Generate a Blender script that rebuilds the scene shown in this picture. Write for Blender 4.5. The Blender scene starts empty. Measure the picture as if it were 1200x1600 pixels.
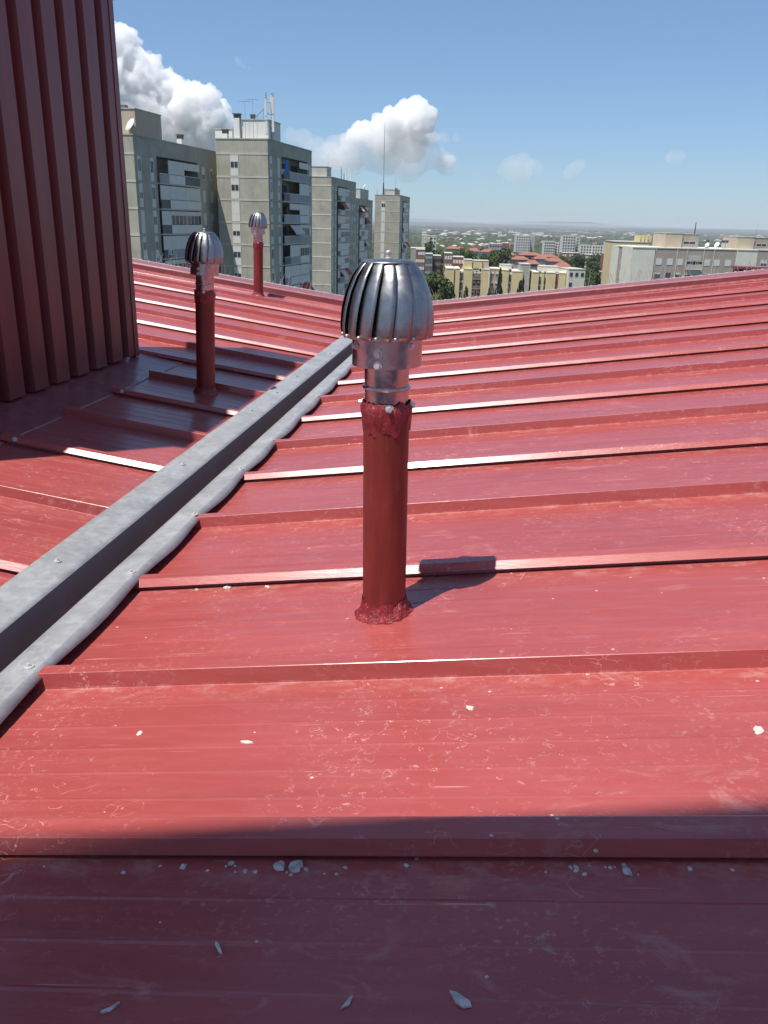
import bpy, bmesh, math, random
from math import radians, sin, cos, tan, pi, sqrt, atan2
from mathutils import Vector, Matrix, Euler, noise
random.seed(7)
scn = bpy.context.scene
C = scn.collection

# ------------------------------------------------------------------ camera
PITCH, YAW, ROLL, FPX = radians(19.684), radians(6.877), radians(1.51), 1273.3
CAM = Vector((1.0525, 0.0, 0.9947))
_f = Vector((-sin(YAW)*cos(PITCH), cos(YAW)*cos(PITCH), -sin(PITCH)))
_r = Vector((cos(YAW), sin(YAW), 0)); _u = _r.cross(_f)
_R = _r*cos(ROLL) + _u*sin(ROLL); _U = -_r*sin(ROLL) + _u*cos(ROLL)
cam_d = bpy.data.cameras.new('camera'); cam = bpy.data.objects.new('camera', cam_d); C.objects.link(cam)
cam.matrix_world = Matrix(((_R.x, _U.x, -_f.x, CAM.x), (_R.y, _U.y, -_f.y, CAM.y), (_R.z, _U.z, -_f.z, CAM.z), (0, 0, 0, 1)))
cam_d.sensor_fit = 'VERTICAL'; cam_d.sensor_height = 36.0; cam_d.sensor_width = 27.0
cam_d.lens = FPX/1600*36.0; cam_d.clip_start = 0.02; cam_d.clip_end = 120000
scn.camera = cam

# ------------------------------------------------------------------ sky and sun
SUN_EL, SUN_AZ = radians(67), radians(50)          # light travels towards +X*cos(az), +Y*sin(az)
to_sun = Vector((-cos(SUN_AZ)*cos(SUN_EL), -sin(SUN_AZ)*cos(SUN_EL), sin(SUN_EL)))
w = bpy.data.worlds.new('World'); scn.world = w; w.use_nodes = True
nt = w.node_tree; bg = nt.nodes['Background']
sky = nt.nodes.new('ShaderNodeTexSky'); sky.sky_type = 'NISHITA'; sky.sun_disc = False
sky.sun_elevation = SUN_EL; sky.sun_rotation = atan2(to_sun.x, to_sun.y)
sky.altitude = 300; sky.air_density = 1.0; sky.dust_density = 0.3; sky.ozone_density = 6.0
# the whole sky's tone, softened the same way in every direction (the photograph's flatter blue)
sk_m = nt.nodes.new('ShaderNodeMix'); sk_m.data_type = 'RGBA'; sk_m.blend_type = 'MULTIPLY'; sk_m.inputs[0].default_value = 1.0; sk_m.inputs[7].default_value = (0.1434, 0.1434, 0.1434, 1)
sk_g = nt.nodes.new('ShaderNodeGamma'); sk_g.inputs[1].default_value = 0.68
sk_t = nt.nodes.new('ShaderNodeMix'); sk_t.data_type = 'RGBA'; sk_t.blend_type = 'MULTIPLY'; sk_t.inputs[0].default_value = 1.0; sk_t.inputs[7].default_value = (3.75, 4.55, 5.45, 1)
nt.links.new(sky.outputs[0], sk_m.inputs[6]); nt.links.new(sk_m.outputs[2], sk_g.inputs[0]); nt.links.new(sk_g.outputs[0], sk_t.inputs[6])
nt.links.new(sk_t.outputs[2], bg.inputs[0]); bg.inputs[1].default_value = 0.105
sun_d = bpy.data.lights.new('sun', 'SUN'); sun_d.energy = 4.0; sun_d.angle = radians(0.53); sun_d.color = (1.0, 0.955, 0.89)
sun = bpy.data.objects.new('sun', sun_d); C.objects.link(sun)
sun.rotation_euler = (-to_sun).to_track_quat('-Z', 'Y').to_euler(); sun.location = (-8, -10, 30)
vs = scn.view_settings; vs.view_transform = 'Standard'; vs.look = 'None'; vs.exposure = 0.48; vs.gamma = 1.0; vs.use_curve_mapping = False
scn.render.engine = 'CYCLES'
scn.cycles.use_denoising = True; scn.cycles.max_bounces = 16; scn.cycles.diffuse_bounces = 3; scn.cycles.glossy_bounces = 4; scn.cycles.volume_bounces = 16; scn.cycles.use_adaptive_sampling = True; scn.cycles.adaptive_threshold = 0.02
scn.cycles.transparent_max_bounces = 12; scn.cycles.caustics_reflective = False; scn.cycles.caustics_refractive = False

# ------------------------------------------------------------------ helpers
def at(x, y, d):
    """world point seen at photo pixel (x, y), d metres ahead on the ground"""
    v = _f + _R*((x-600)/FPX) + _U*((800-y)/FPX)
    h = v.x*-sin(YAW) + v.y*cos(YAW)
    return CAM + v*(d/h)

class MB:
    def __init__(s): s.v = []; s.f = []
    def quad(s, *p):
        n = len(s.v); s.v += [tuple(q) for q in p]; s.f.append(tuple(range(n, n+len(p)))); return s
    def box(s, x0, x1, y0, y1, z0, z1):
        n = len(s.v)
        s.v += [(x0,y0,z0),(x1,y0,z0),(x1,y1,z0),(x0,y1,z0),(x0,y0,z1),(x1,y0,z1),(x1,y1,z1),(x0,y1,z1)]
        s.f += [tuple(n+i for i in q) for q in ((0,3,2,1),(4,5,6,7),(0,1,5,4),(1,2,6,5),(2,3,7,6),(3,0,4,7))]; return s
    def tube(s, p0, p1, r0, r1=None, n=8, caps=True):
        r1 = r0 if r1 is None else r1
        p0, p1 = Vector(p0), Vector(p1); d = (p1-p0).normalized()
        a = d.orthogonal().normalized(); b = d.cross(a); k = len(s.v)
        for p, r in ((p0, r0), (p1, r1)):
            for i in range(n):
                t = 2*pi*i/n; s.v.append(tuple(p + a*(r*cos(t)) + b*(r*sin(t))))
        for i in range(n):
            j = (i+1) % n; s.f.append((k+i, k+j, k+n+j, k+n+i))
        if caps: s.f.append(tuple(k+i for i in reversed(range(n)))); s.f.append(tuple(k+n+i for i in range(n)))
        return s
    def lathe(s, prof, n=32, cx=0, cy=0, wob=None):
        k = len(s.v); m = len(prof)
        for q, (r, z) in enumerate(prof):
            for i in range(n):
                t = 2*pi*i/n; dr, dz = wob(t, q, r, z) if wob else (0, 0)
                s.v.append((cx+(r+dr)*cos(t), cy+(r+dr)*sin(t), z+dz))
        for q in range(m-1):
            for i in range(n):
                j = (i+1) % n; s.f.append((k+q*n+i, k+q*n+j, k+(q+1)*n+j, k+(q+1)*n+i))
        if prof[0][0] > 1e-6: s.f.append(tuple(k+i for i in reversed(range(n))))
        s.f.append(tuple(k+(m-1)*n+i for i in range(n))); return s
    def extrude(s, prof, x0, x1, caps=False, lean=None):
        """profile of (y, z) pulled along x; lean(y) gives the x offset of each end"""
        k = len(s.v); m = len(prof)
        for e, x in enumerate((x0, x1)):
            for (y, z) in prof: s.v.append((x, y, z))
        for i in range(m-1): s.f.append((k+i, k+i+1, k+m+i+1, k+m+i))
        if caps: s.f.append(tuple(k+i for i in range(m))); s.f.append(tuple(k+m+i for i in reversed(range(m))))
        return s
    def mesh(s, name, mat, smooth=False):
        me = bpy.data.meshes.new(name); me.from_pydata(s.v, [], s.f); me.update()
        if mat: me.materials.append(mat)
        if smooth:
            me.polygons.foreach_set('use_smooth', [True]*len(me.polygons))
        return me
    def build(s, name, mat, parent=None, loc=None, rot=None, smooth=False, angle=None):
        return ob(name, s.mesh(name, mat, smooth), parent, loc, rot, angle if smooth else None)

def ob(name, me, parent=None, loc=None, rot=None, angle=None):
    o = bpy.data.objects.new(name, me); C.objects.link(o)
    if parent is not None: o.parent = parent
    if loc is not None: o.location = loc
    if rot is not None: o.rotation_euler = rot
    if angle:
        for e in me.edges: pass
        try: me.set_sharp_from_angle(angle=angle)
        except Exception: pass
    return o
def tag(o, label=None, cat=None, group=None, kind=None):
    if label: o['label'] = label
    if cat: o['category'] = cat
    if group: o['group'] = group
    if kind: o['kind'] = kind
    return o
def empty(name, loc, rot=(0, 0, 0)):
    o = bpy.data.objects.new(name, None); C.objects.link(o); o.location = loc; o.rotation_euler = rot; o.empty_display_size = 0.1
    return o

# ------------------------------------------------------------------ materials
def srgb(r, g, b):
    f = lambda c: (c/255/12.92) if c/255 <= 0.04045 else ((c/255+0.055)/1.055)**2.4
    return (f(r), f(g), f(b), 1)
def newmat(name):
    m = bpy.data.materials.new(name); m.use_nodes = True
    return m, m.node_tree, m.node_tree.nodes['Principled BSDF']
def N(t, kind, **kw):
    n = t.nodes.new('ShaderNode'+kind)
    for k, v in kw.items():
        if k in n.inputs.keys() if isinstance(k, str) else False: n.inputs[k].default_value = v
        else: setattr(n, k, v)
    return n
def ramp(t, src, stops):
    r = t.nodes.new('ShaderNodeValToRGB'); e = r.color_ramp.elements
    while len(e) < len(stops): e.new(0.5)
    for q, (p, c) in zip(e, stops):
        q.position = p; q.color = c if hasattr(c, '__len__') else (c, c, c, 1)
    t.links.new(src, r.inputs[0]); return r.outputs[0]
def coords(t, scale=(1, 1, 1), kind='Object'):
    tc = t.nodes.new('ShaderNodeTexCoord'); mp = t.nodes.new('ShaderNodeMapping'); mp.inputs['Scale'].default_value = scale
    t.links.new(tc.outputs[kind], mp.inputs['Vector']); return mp.outputs[0]
def noise_t(t, vec, scale, detail=4, rough=0.55, dist=0.0):
    n = t.nodes.new('ShaderNodeTexNoise'); n.inputs['Scale'].default_value = scale; n.inputs['Detail'].default_value = detail
    n.inputs['Roughness'].default_value = rough; n.inputs['Distortion'].default_value = dist
    t.links.new(vec, n.inputs['Vector']); return n.outputs['Fac']
def mix(t, fac, a, b, blend='MIX'):
    m = t.nodes.new('ShaderNodeMix'); m.data_type = 'RGBA'; m.blend_type = blend
    for i, s in ((0, fac), (6, a), (7, b)):
        if hasattr(s, 'is_linked') or isinstance(s, bpy.types.NodeSocket): t.links.new(s, m.inputs[i])
        else: m.inputs[i].default_value = s
    return m.outputs[2]
def math_n(t, op, a, b=None):
    m = t.nodes.new('ShaderNodeMath'); m.operation = op
    for i, s in ((0, a), (1, b)):
        if s is None: continue
        if isinstance(s, bpy.types.NodeSocket): t.links.new(s, m.inputs[i])
        else: m.inputs[i].default_value = s
    return m.outputs[0]
def bump(t, b, height, strength, dist):
    n = t.nodes.new('ShaderNodeBump'); n.inputs['Strength'].default_value = strength; n.inputs['Distance'].default_value = dist
    t.links.new(height, n.inputs['Height']); t.links.new(n.outputs[0], b.inputs['Normal']); return n

def plain(name, col, rough=0.6, metal=0.0, var=0.25, scale=3.0, stretch=(1, 1, 1), spec=0.5):
    m, t, b = newmat(name); v = coords(t, stretch)
    n = noise_t(t, v, scale, 5, 0.6)
    lo = tuple(c*(1-var) for c in col[:3])+(1,); hi = tuple(min(1, c*(1+var)) for c in col[:3])+(1,)
    t.links.new(ramp(t, n, [(0.3, lo), (0.7, hi)]), b.inputs['Base Color'])
    b.inputs['Roughness'].default_value = rough; b.inputs['Metallic'].default_value = metal
    b.inputs['Specular IOR Level'].default_value = spec
    return m

def roof_paint(name, col, chalk=1.0, rough=0.33, scratch=1.0):
    m, t, b = newmat(name)
    tc = t.nodes.new('ShaderNodeTexCoord'); geo = t.nodes.new('ShaderNodeNewGeometry')
    pos = geo.outputs['Position']
    def mp(scale, loc=(0, 0, 0), rot=(0, 0, 0)):
        n = t.nodes.new('ShaderNodeMapping'); n.inputs['Scale'].default_value = scale; n.inputs['Location'].default_value = loc
        n.inputs['Rotation'].default_value = rot; t.links.new(pos, n.inputs['Vector']); return n.outputs[0]
    # slow fading of the paint and streaks along the sheet
    fade = noise_t(t, mp((0.8, 2.2, 1)), 1.6, 5, 0.6)
    streak = noise_t(t, mp((1.2, 46, 46)), 1.0, 4, 0.65)
    base = mix(t, ramp(t, fade, [(0.3, 0.0), (0.72, 1.0)]), tuple(c*0.90 for c in col[:3])+(1,), tuple(min(1, c*1.08+0.004) for c in col[:3])+(1,))
    base = mix(t, math_n(t, 'MULTIPLY', ramp(t, streak, [(0.45, 0.0), (0.8, 1.0)]), 0.22), base, srgb(196, 120, 116))
    # chalky smears
    sm = noise_t(t, mp((2.2, 5.0, 2)), 3.0, 6, 0.72, 0.8)
    sm2 = noise_t(t, mp((1, 1, 1), (3.1, 7.7, 0)), 1.3, 3, 0.5)
    smear = math_n(t, 'MULTIPLY', ramp(t, sm, [(0.565, 0.0), (0.72, 1.0)]), ramp(t, sm2, [(0.42, 0.0), (0.66, 1.0)]))
    base = mix(t, math_n(t, 'MULTIPLY', smear, 0.62*chalk), base, srgb(205, 158, 148))
    # fine scratches: thin edges of a warped cell pattern, kept only in patches
    def scratches(sc, warp, lo, hi, seed, thick):
        wv = t.nodes.new('ShaderNodeTexNoise'); wv.inputs['Scale'].default_value = sc*0.8; wv.inputs['Detail'].default_value = 2
        t.links.new(mp((1, 1, 1), (seed, seed*0.7, 0)), wv.inputs['Vector'])
        vm = t.nodes.new('ShaderNodeVectorMath'); vm.operation = 'MULTIPLY_ADD'
        t.links.new(wv.outputs['Color'], vm.inputs[0]); vm.inputs[1].default_value = (warp, warp, 0); t.links.new(mp((0.55, 1, 1), (seed, 0, 0)), vm.inputs[2])
        vo = t.nodes.new('ShaderNodeTexVoronoi'); vo.feature = 'DISTANCE_TO_EDGE'; vo.inputs['Scale'].default_value = sc
        t.links.new(vm.outputs[0], vo.inputs['Vector'])
        line = math_n(t, 'LESS_THAN', vo.outputs['Distance'], thick)
        keep = noise_t(t, mp((1, 1, 1), (seed*3, seed, 0)), sc*0.9, 1, 0.5)
        area = noise_t(t, mp((1, 1.3, 1), (seed, 2, 0)), 2.1, 2, 0.5)
        k = math_n(t, 'MULTIPLY', ramp(t, keep, [(lo, 0.0), (hi, 1.0)]), ramp(t, area, [(0.46, 0.0), (0.68, 1.0)]))
        return math_n(t, 'MULTIPLY', line, k)
    s1 = scratches(24, 0.10, 0.55, 0.59, 2.3, 0.013)
    s2 = scratches(58, 0.06, 0.57, 0.62, 9.1, 0.026)
    # long straight scrapes at an angle to the sheet
    def scrape(rot, seed):
        n = noise_t(t, mp((3.2, 150, 1), (seed, seed, 0), (0, 0, rot)), 1.0, 1, 0.4)
        k = noise_t(t, mp((1.6, 1.6, 1), (seed, 0, 0)), 4.0, 2, 0.5)
        return math_n(t, 'MULTIPLY', math_n(t, 'GREATER_THAN', n, 0.745), ramp(t, k, [(0.55, 0.0), (0.66, 0.8)]))
    sc = math_n(t, 'MAXIMUM', math_n(t, 'MAXIMUM', s1, s2), math_n(t, 'MAXIMUM', scrape(0.5, 4.0), scrape(-0.25, 11.0)))
    base = mix(t, math_n(t, 'MULTIPLY', sc, 0.5*scratch), base, srgb(226, 184, 174))
    # dusty speckle clouds
    d1 = noise_t(t, mp((1, 1.4, 1), (5, 5, 0)), 70, 3, 0.7); d2 = noise_t(t, mp((1, 1.5, 1), (1, 8, 0)), 3.4, 3, 0.6)
    dust = math_n(t, 'MULTIPLY', ramp(t, d1, [(0.56, 0.0), (0.68, 1.0)]), ramp(t, d2, [(0.50, 0.0), (0.72, 1.0)]))
    base = mix(t, math_n(t, 'MULTIPLY', dust, 0.42*chalk), base, srgb(214, 170, 158))
    # dust and grit lodged along the feet of the ribs, every half metre
    sx = t.nodes.new('ShaderNodeSeparateXYZ'); t.links.new(pos, sx.inputs[0])
    fr = math_n(t, 'FRACT', math_n(t, 'MULTIPLY', math_n(t, 'SUBTRACT', sx.outputs[1], 0.926-5.0), 2.0))
    g1 = noise_t(t, mp((6, 10, 1), (2, 9, 0)), 2.6, 5, 0.72)
    foot = math_n(t, 'MAXIMUM', ramp(t, fr, [(0.86, 0.0), (0.985, 1.0)]), ramp(t, fr, [(0.0, 0.0), (0.120, 0.0), (0.130, 0.7), (0.21, 0.0)]))
    grit = math_n(t, 'MULTIPLY', foot, ramp(t, g1, [(0.48, 0.0), (0.66, 1.0)]))
    base = mix(t, math_n(t, 'MULTIPLY', grit, 0.42*chalk), base, srgb(196, 158, 146))
    # dull run marks down the slope
    r1 = noise_t(t, mp((0.7, 13, 1), (0, 3, 0)), 1.5, 4, 0.6)
    base = mix(t, math_n(t, 'MULTIPLY', ramp(t, r1, [(0.52, 0.0), (0.70, 1.0)]), 0.30*chalk), base, tuple(c*0.62 for c in col[:3])+(1,))
    # specks of mortar
    vo = t.nodes.new('ShaderNodeTexVoronoi'); vo.inputs['Scale'].default_value = 26; t.links.new(mp((0.8, 1, 1)), vo.inputs['Vector'])
    vr = t.nodes.new('ShaderNodeSeparateColor'); t.links.new(vo.outputs['Color'], vr.inputs[0])
    spk = math_n(t, 'MULTIPLY', math_n(t, 'LESS_THAN', vo.outputs['Distance'], 0.07), math_n(t, 'GREATER_THAN', vr.outputs[0], 0.72))
    base = mix(t, math_n(t, 'MULTIPLY', spk, 0.75*chalk), base, srgb(222, 200, 186))
    t.links.new(base, b.inputs['Base Color'])
    rg = noise_t(t, mp((2, 8, 8)), 2.0, 6, 0.65)
    rr = math_n(t, 'ADD', ramp(t, rg, [(0.3, rough-0.06), (0.75, rough+0.12)]), math_n(t, 'MULTIPLY', smear, 0.25))
    t.links.new(rr, b.inputs['Roughness'])
    b.inputs['Specular IOR Level'].default_value = 0.5; b.inputs['Coat Weight'].default_value = 0.35; b.inputs['Coat Roughness'].default_value = 0.16
    oil = noise_t(t, mp((1.0, 3.2, 1)), 2.2, 2, 0.4)
    fine = noise_t(t, mp((3, 30, 30)), 6.0, 3, 0.6)
    h = math_n(t, 'ADD', oil, math_n(t, 'MULTIPLY', fine, 0.05))
    bump(t, b, h, 0.35, 0.02)
    return m

M = {}
M['roof'] = roof_paint('roof_red_paint', srgb(165, 75, 70), rough=0.33)
M['coping'] = roof_paint('coping_red_paint', srgb(142, 68, 70), 0.5, 0.42)
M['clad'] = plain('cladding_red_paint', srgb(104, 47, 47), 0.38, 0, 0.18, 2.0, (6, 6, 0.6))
def pipe_paint():
    m, t, b = newmat('pipe_red_paint'); v = coords(t, (1, 1, 0.16)); v2 = coords(t)
    n = noise_t(t, v, 34, 4, 0.6); d = noise_t(t, v2, 16, 6, 0.7, 0.6)
    c = ramp(t, n, [(0.3, srgb(108, 37, 32)), (0.7, srgb(132, 50, 43))])
    c = mix(t, math_n(t, 'MULTIPLY', ramp(t, d, [(0.58, 0.0), (0.74, 1.0)]), 0.35), c, srgb(158, 92, 82))
    t.links.new(c, b.inputs['Base Color']); t.links.new(ramp(t, d, [(0.3, 0.34), (0.7, 0.55)]), b.inputs['Roughness'])
    bump(t, b, noise_t(t, v, 50, 3, 0.5), 0.25, 0.002); return m
M['pipe'] = pipe_paint()
def sealant():
    m, t, b = newmat('red_sealant'); v = coords(t)
    n = noise_t(t, v, 60, 5, 0.6, 0.5)
    t.links.new(ramp(t, n, [(0.3, srgb(116, 28, 34)), (0.7, srgb(158, 52, 56))]), b.inputs['Base Color'])
    b.inputs['Roughness'].default_value = 0.22; b.inputs['Specular IOR Level'].default_value = 0.6
    bump(t, b, noise_t(t, coords(t, (1, 1, 0.5)), 90, 6, 0.7, 1.5), 0.9, 0.006); return m
M['seal'] = sealant()
def zinc():
    m, t, b = newmat('zinc_sheet'); v = coords(t)
    vo = t.nodes.new('ShaderNodeTexVoronoi'); vo.inputs['Scale'].default_value = 55; t.links.new(v, vo.inputs['Vector'])
    n = noise_t(t, v, 7, 7, 0.7, 0.4); vg = t.nodes.new('ShaderNodeRGBToBW'); t.links.new(vo.outputs['Color'], vg.inputs[0])
    a = mix(t, 0.18, ramp(t, n, [(0.25, srgb(134, 134, 134)), (0.5, srgb(156, 156, 156)), (0.80, srgb(174, 174, 172))]), vg.outputs[0], 'SOFT_LIGHT')
    t.links.new(a, b.inputs['Base Color']); b.inputs['Metallic'].default_value = 0.12
    t.links.new(ramp(t, n, [(0.3, 0.42), (0.7, 0.62)]), b.inputs['Roughness'])
    bump(t, b, noise_t(t, v, 9, 3, 0.5), 0.10, 0.01); return m
M['zinc'] = zinc()
M['channel'] = plain('zinc_shade_tone', srgb(132, 116, 118), 0.45, 0.0, 0.10, 5.0)  # darker, warmer zinc: the shade inside the channel is painted into its colour
def steel(name, col, rough, speck=0.5):
    m, t, b = newmat(name); v = coords(t)
    n = noise_t(t, v, 240, 3, 0.7); g = noise_t(t, v, 26, 5, 0.65, 0.6)
    c = mix(t, ramp(t, g, [(0.35, 0.0), (0.75, 1.0)]), tuple(x*0.72 for x in col[:3])+(1,), col)
    c = mix(t, math_n(t, 'MULTIPLY', ramp(t, n, [(0.58, 0.0), (0.70, 1.0)]), speck), c, tuple(x*0.45 for x in col[:3])+(1,))
    t.links.new(c, b.inputs['Base Color']); b.inputs['Metallic'].default_value = 1.0
    t.links.new(ramp(t, g, [(0.3, rough), (0.8, rough+0.16)]), b.inputs['Roughness'])
    bump(t, b, noise_t(t, v, 22, 2, 0.5), 0.25, 0.006); return m
M['steel'] = steel('weathered_stainless', (0.42, 0.42, 0.41, 1), 0.33, 0.8)
M['steel2'] = steel('bright_stainless', (0.60, 0.60, 0.58, 1), 0.19, 0.3)
M['screw'] = plain('zinc_screw', (0.72, 0.71, 0.68, 1), 0.35, 0.45, 0.1)
M['spike'] = plain('spike_wire', (0.55, 0.54, 0.52, 1), 0.4, 0.6, 0.1)
M['spikebase'] = plain('spike_base', srgb(196, 190, 182), 0.6, 0, 0.1)
M['stone'] = plain('mortar_crumb', srgb(196, 188, 176), 0.9, 0, 0.35, 60, spec=0.05)
M['flake'] = plain('pale_flake', srgb(206, 198, 186), 0.9, 0, 0.2, 60, spec=0.05)
def concrete(name, col, var=0.22, streak=0.6):
    m, t, b = newmat(name); v = coords(t, (1, 1, 1)); vs_ = coords(t, (1.6, 1.6, 0.09))
    n = noise_t(t, v, 0.35, 6, 0.65); s = noise_t(t, vs_, 1.0, 5, 0.7)
    lo = tuple(c*(1-var) for c in col[:3])+(1,); hi = tuple(min(1, c*(1+var)) for c in col[:3])+(1,)
    a = ramp(t, n, [(0.3, lo), (0.7, hi)])
    a = mix(t, math_n(t, 'MULTIPLY', ramp(t, s, [(0.52, 0.0), (0.75, 1.0)]), streak), a, tuple(c*0.62 for c in col[:3])+(1,))
    t.links.new(a, b.inputs['Base Color']); b.inputs['Roughness'].default_value = 0.85; b.inputs['Specular IOR Level'].default_value = 0.3
    return m
M['conc'] = concrete('olive_concrete', srgb(170, 166, 150))
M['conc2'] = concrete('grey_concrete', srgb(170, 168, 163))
M['band'] = concrete('pale_band', srgb(190, 186, 174), 0.1, 0.3)
M['bandw'] = concrete('white_band', srgb(212, 208, 192), 0.08, 0.25)
M['white'] = plain('white_plaster', srgb(222, 220, 212), 0.8, 0, 0.06, 1.0)
M['shutter'] = plain('white_shutter', srgb(214, 212, 204), 0.6, 0, 0.05, 1.0)
M['pgrey'] = plain('grey_panel', srgb(158, 160, 162), 0.7, 0, 0.12, 1.0)
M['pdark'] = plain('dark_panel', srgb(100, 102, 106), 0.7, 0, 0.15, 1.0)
M['glass'] = plain('window_glass', srgb(66, 72, 78), 0.12, 0, 0.3, 0.8)
M['red'] = plain('red_awning', srgb(178, 58, 56), 0.8, 0, 0.1, 1.0)
M['blue'] = plain('blue_cloth', srgb(40, 110, 196), 0.8, 0, 0.15, 2.0)
M['cream'] = plain('cream_awning', srgb(208, 200, 182), 0.8, 0, 0.06, 1.0)
M['ochre'] = concrete('ochre_render', srgb(216, 198, 152), 0.08, 0.25)
M['cream_wall'] = concrete('cream_wall', srgb(220, 215, 198), 0.07, 0.3)
M['beige'] = concrete('beige_brick', srgb(170, 158, 145), 0.12, 0.25)
M['brown'] = concrete('brown_brick', srgb(132, 104, 90), 0.15, 0.25)
M['brick'] = concrete('red_brick', srgb(146, 92, 78), 0.15, 0.2)
M['tower_white'] = concrete('far_white_render', srgb(208, 205, 198), 0.07, 0.2)
M['tan'] = concrete('tan_render', srgb(190, 174, 154), 0.1, 0.25)
M['tile'] = plain('clay_tiles', srgb(150, 98, 80), 0.85, 0, 0.25, 2.5)
M['metal_dark'] = plain('dark_metal', srgb(78, 80, 82), 0.5, 0.4, 0.2)
M['antenna'] = plain('antenna_grey', srgb(140, 144, 148), 0.5, 0.3, 0.15)
def leaf(name, a, b_):
    m, t, b = newmat(name); oi = t.nodes.new('ShaderNodeObjectInfo')
    geo = t.nodes.new('ShaderNodeNewGeometry')
    n = noise_t(t, geo.outputs['Position'], 0.33, 4, 0.7)
    t.links.new(ramp(t, n, [(0.3, a), (0.7, b_)]), b.inputs['Base Color']); b.inputs['Roughness'].default_value = 0.7
    b.inputs['Specular IOR Level'].default_value = 0.2; return m
M['leaf'] = leaf('broad_leaves', (0.030, 0.050, 0.014, 1), (0.085, 0.115, 0.035, 1))
M['leaf2'] = leaf('dark_needles', (0.018, 0.034, 0.014, 1), (0.045, 0.065, 0.028, 1))
M['wood'] = leaf('woodland_leaves', (0.028, 0.045, 0.018, 1), (0.075, 0.095, 0.036, 1))
M['bark'] = plain('bark', (0.10, 0.075, 0.055, 1), 0.9)

# ------------------------------------------------------------------ terrain
GZ = [(0, -32), (350, -33), (900, -38), (2000, -52), (4000, -60), (7000, -62), (11000, -48), (15000, -20), (19000, 8), (23000, 2)]
def gz(x, y):
    r = sqrt(x*x+y*y)
    for (a, za), (b, zb) in zip(GZ, GZ[1:]):
        if r <= b:
            k = (r-a)/(b-a); z = za+(zb-za)*k; break
    else: z = GZ[-1][1]
    k = min(1, max(0, (r-5000)/12000))
    z += k*70*(noise.fractal(Vector((x/5200, y/5200, 3.3)), 1.0, 2.0, 4))
    k2 = min(1, max(0, (r-600)/1500))
    return z + k2*7*noise.noise(Vector((x/700, y/700, 0)))
def ground():
    rings = [0, 30, 80, 150, 250]; r = 350
    while r < 23500: rings.append(r); r *= 1.09
    n = 180; b = MB(); b.v.append((0, 0, gz(0, 0)))
    for r in rings[1:]:
        for i in range(n):
            t = 2*pi*i/n; x, y = r*sin(t), r*cos(t); b.v.append((x, y, gz(x, y)))
    for i in range(n): b.f.append((0, 1+(i+1) % n, 1+i))
    for q in range(len(rings)-2):
        for i in range(n):
            j = (i+1) % n; b.f.append((1+q*n+i, 1+q*n+j, 1+(q+1)*n+j, 1+(q+1)*n+i))
    m, t, bs = newmat('dry_plain'); geo = t.nodes.new('ShaderNodeNewGeometry'); p = geo.outputs['Position']
    n1 = noise_t(t, p, 0.0011, 6, 0.62); n2 = noise_t(t, p, 0.012, 6, 0.65); n3 = noise_t(t, p, 0.00035, 5, 0.6)
    green = mix(t, ramp(t, n2, [(0.35, 0.0), (0.65, 1.0)]), (0.035, 0.048, 0.022, 1), (0.085, 0.085, 0.05, 1))
    dry = mix(t, ramp(t, n2, [(0.4, 0.0), (0.6, 1.0)]), (0.20, 0.16, 0.10, 1), (0.30, 0.26, 0.19, 1))
    a = mix(t, ramp(t, n1, [(0.58, 0.0), (0.68, 1.0)]), green, dry)
    a = mix(t, ramp(t, n3, [(0.52, 0.0), (0.60, 0.55)]), a, dry)
    t.links.new(a, bs.inputs['Base Color']); bs.inputs['Roughness'].default_value = 0.95; bs.inputs['Specular IOR Level'].default_value = 0.1
    tag(b.build('ground', m, smooth=True), kind='structure')
ground()

# ------------------------------------------------------------------ our roof
SL = 0.1376                      # both slopes fall into the valley at X = 0
LAP0, NL = -1.0742, 11           # first lap line, number of one-metre sheets
YEND = 9.45
def yfront(x): return 9.47+0.03*x if x < 0 else 9.72-0.10*x      # front of the far coping
VX = 0.075                       # where the sheets stop at the valley gutter
def zr(x): return SL*abs(x)
def lap_profile(length):
    p = [(0.000, 0.0130), (0.0012, 0.0120), (0.0180, 0.0295), (0.0205, 0.0308), (0.0500, 0.0308), (0.0530, 0.0296), (0.0625, 0.0012), (0.0660, 0.0)]
    def pan(y0, y1):
        n = 5
        for i in range(1, n+1):
            y = y0+(y1-y0)*i/(n+1)
            p.extend([(y-0.0045, 0.0), (y, 0.0011), (y+0.0045, 0.0)])
    pan(0.066, 0.497)
    p.extend([(0.4970, 0.0), (0.4995, 0.0012), (0.5052, 0.0360), (0.5064, 0.0370), (0.5400, 0.0370), (0.5430, 0.0355), (0.5530, 0.0012), (0.5560, 0.0)])
    pan(0.556, 1.0)
    p.extend([(1.0135, 0.0), (1.0150, 0.0010), (1.0260, 0.0235), (1.0290, 0.0250), (1.0480, 0.0250)])
    return p
HX = 9.2
def gutter_cut():
    b = MB()
    # deck, cut open along the valley for the gutter
    for s in (-1, 1):
        xs = (s*0.062, s*HX)
        P = [(xs[0], -9), (xs[1], -9), (xs[1], yfront(xs[1])+0.2), (xs[0], yfront(xs[0])+0.2)]
        top = [(x, y, zr(x)-0.012) for x, y in P]; bot = [(x, y, -0.35) for x, y in P]
        k = len(b.v); b.v += top+bot
        f = [(0, 1, 2, 3), (7, 6, 5, 4), (0, 4, 5, 1), (1, 5, 6, 2), (2, 6, 7, 3), (3, 7, 4, 0)]
        b.f += [tuple(k+i for i in q) for q in f]
    return b
deck = gutter_cut().build('roof', M['clad']); tag(deck, kind='structure')
MB().box(-HX+0.15, HX-0.15, -8.85, 8.6, -33.5, -0.36).build('outer_wall', M['conc2'], deck)
prof = lap_profile(1.0)
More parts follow.
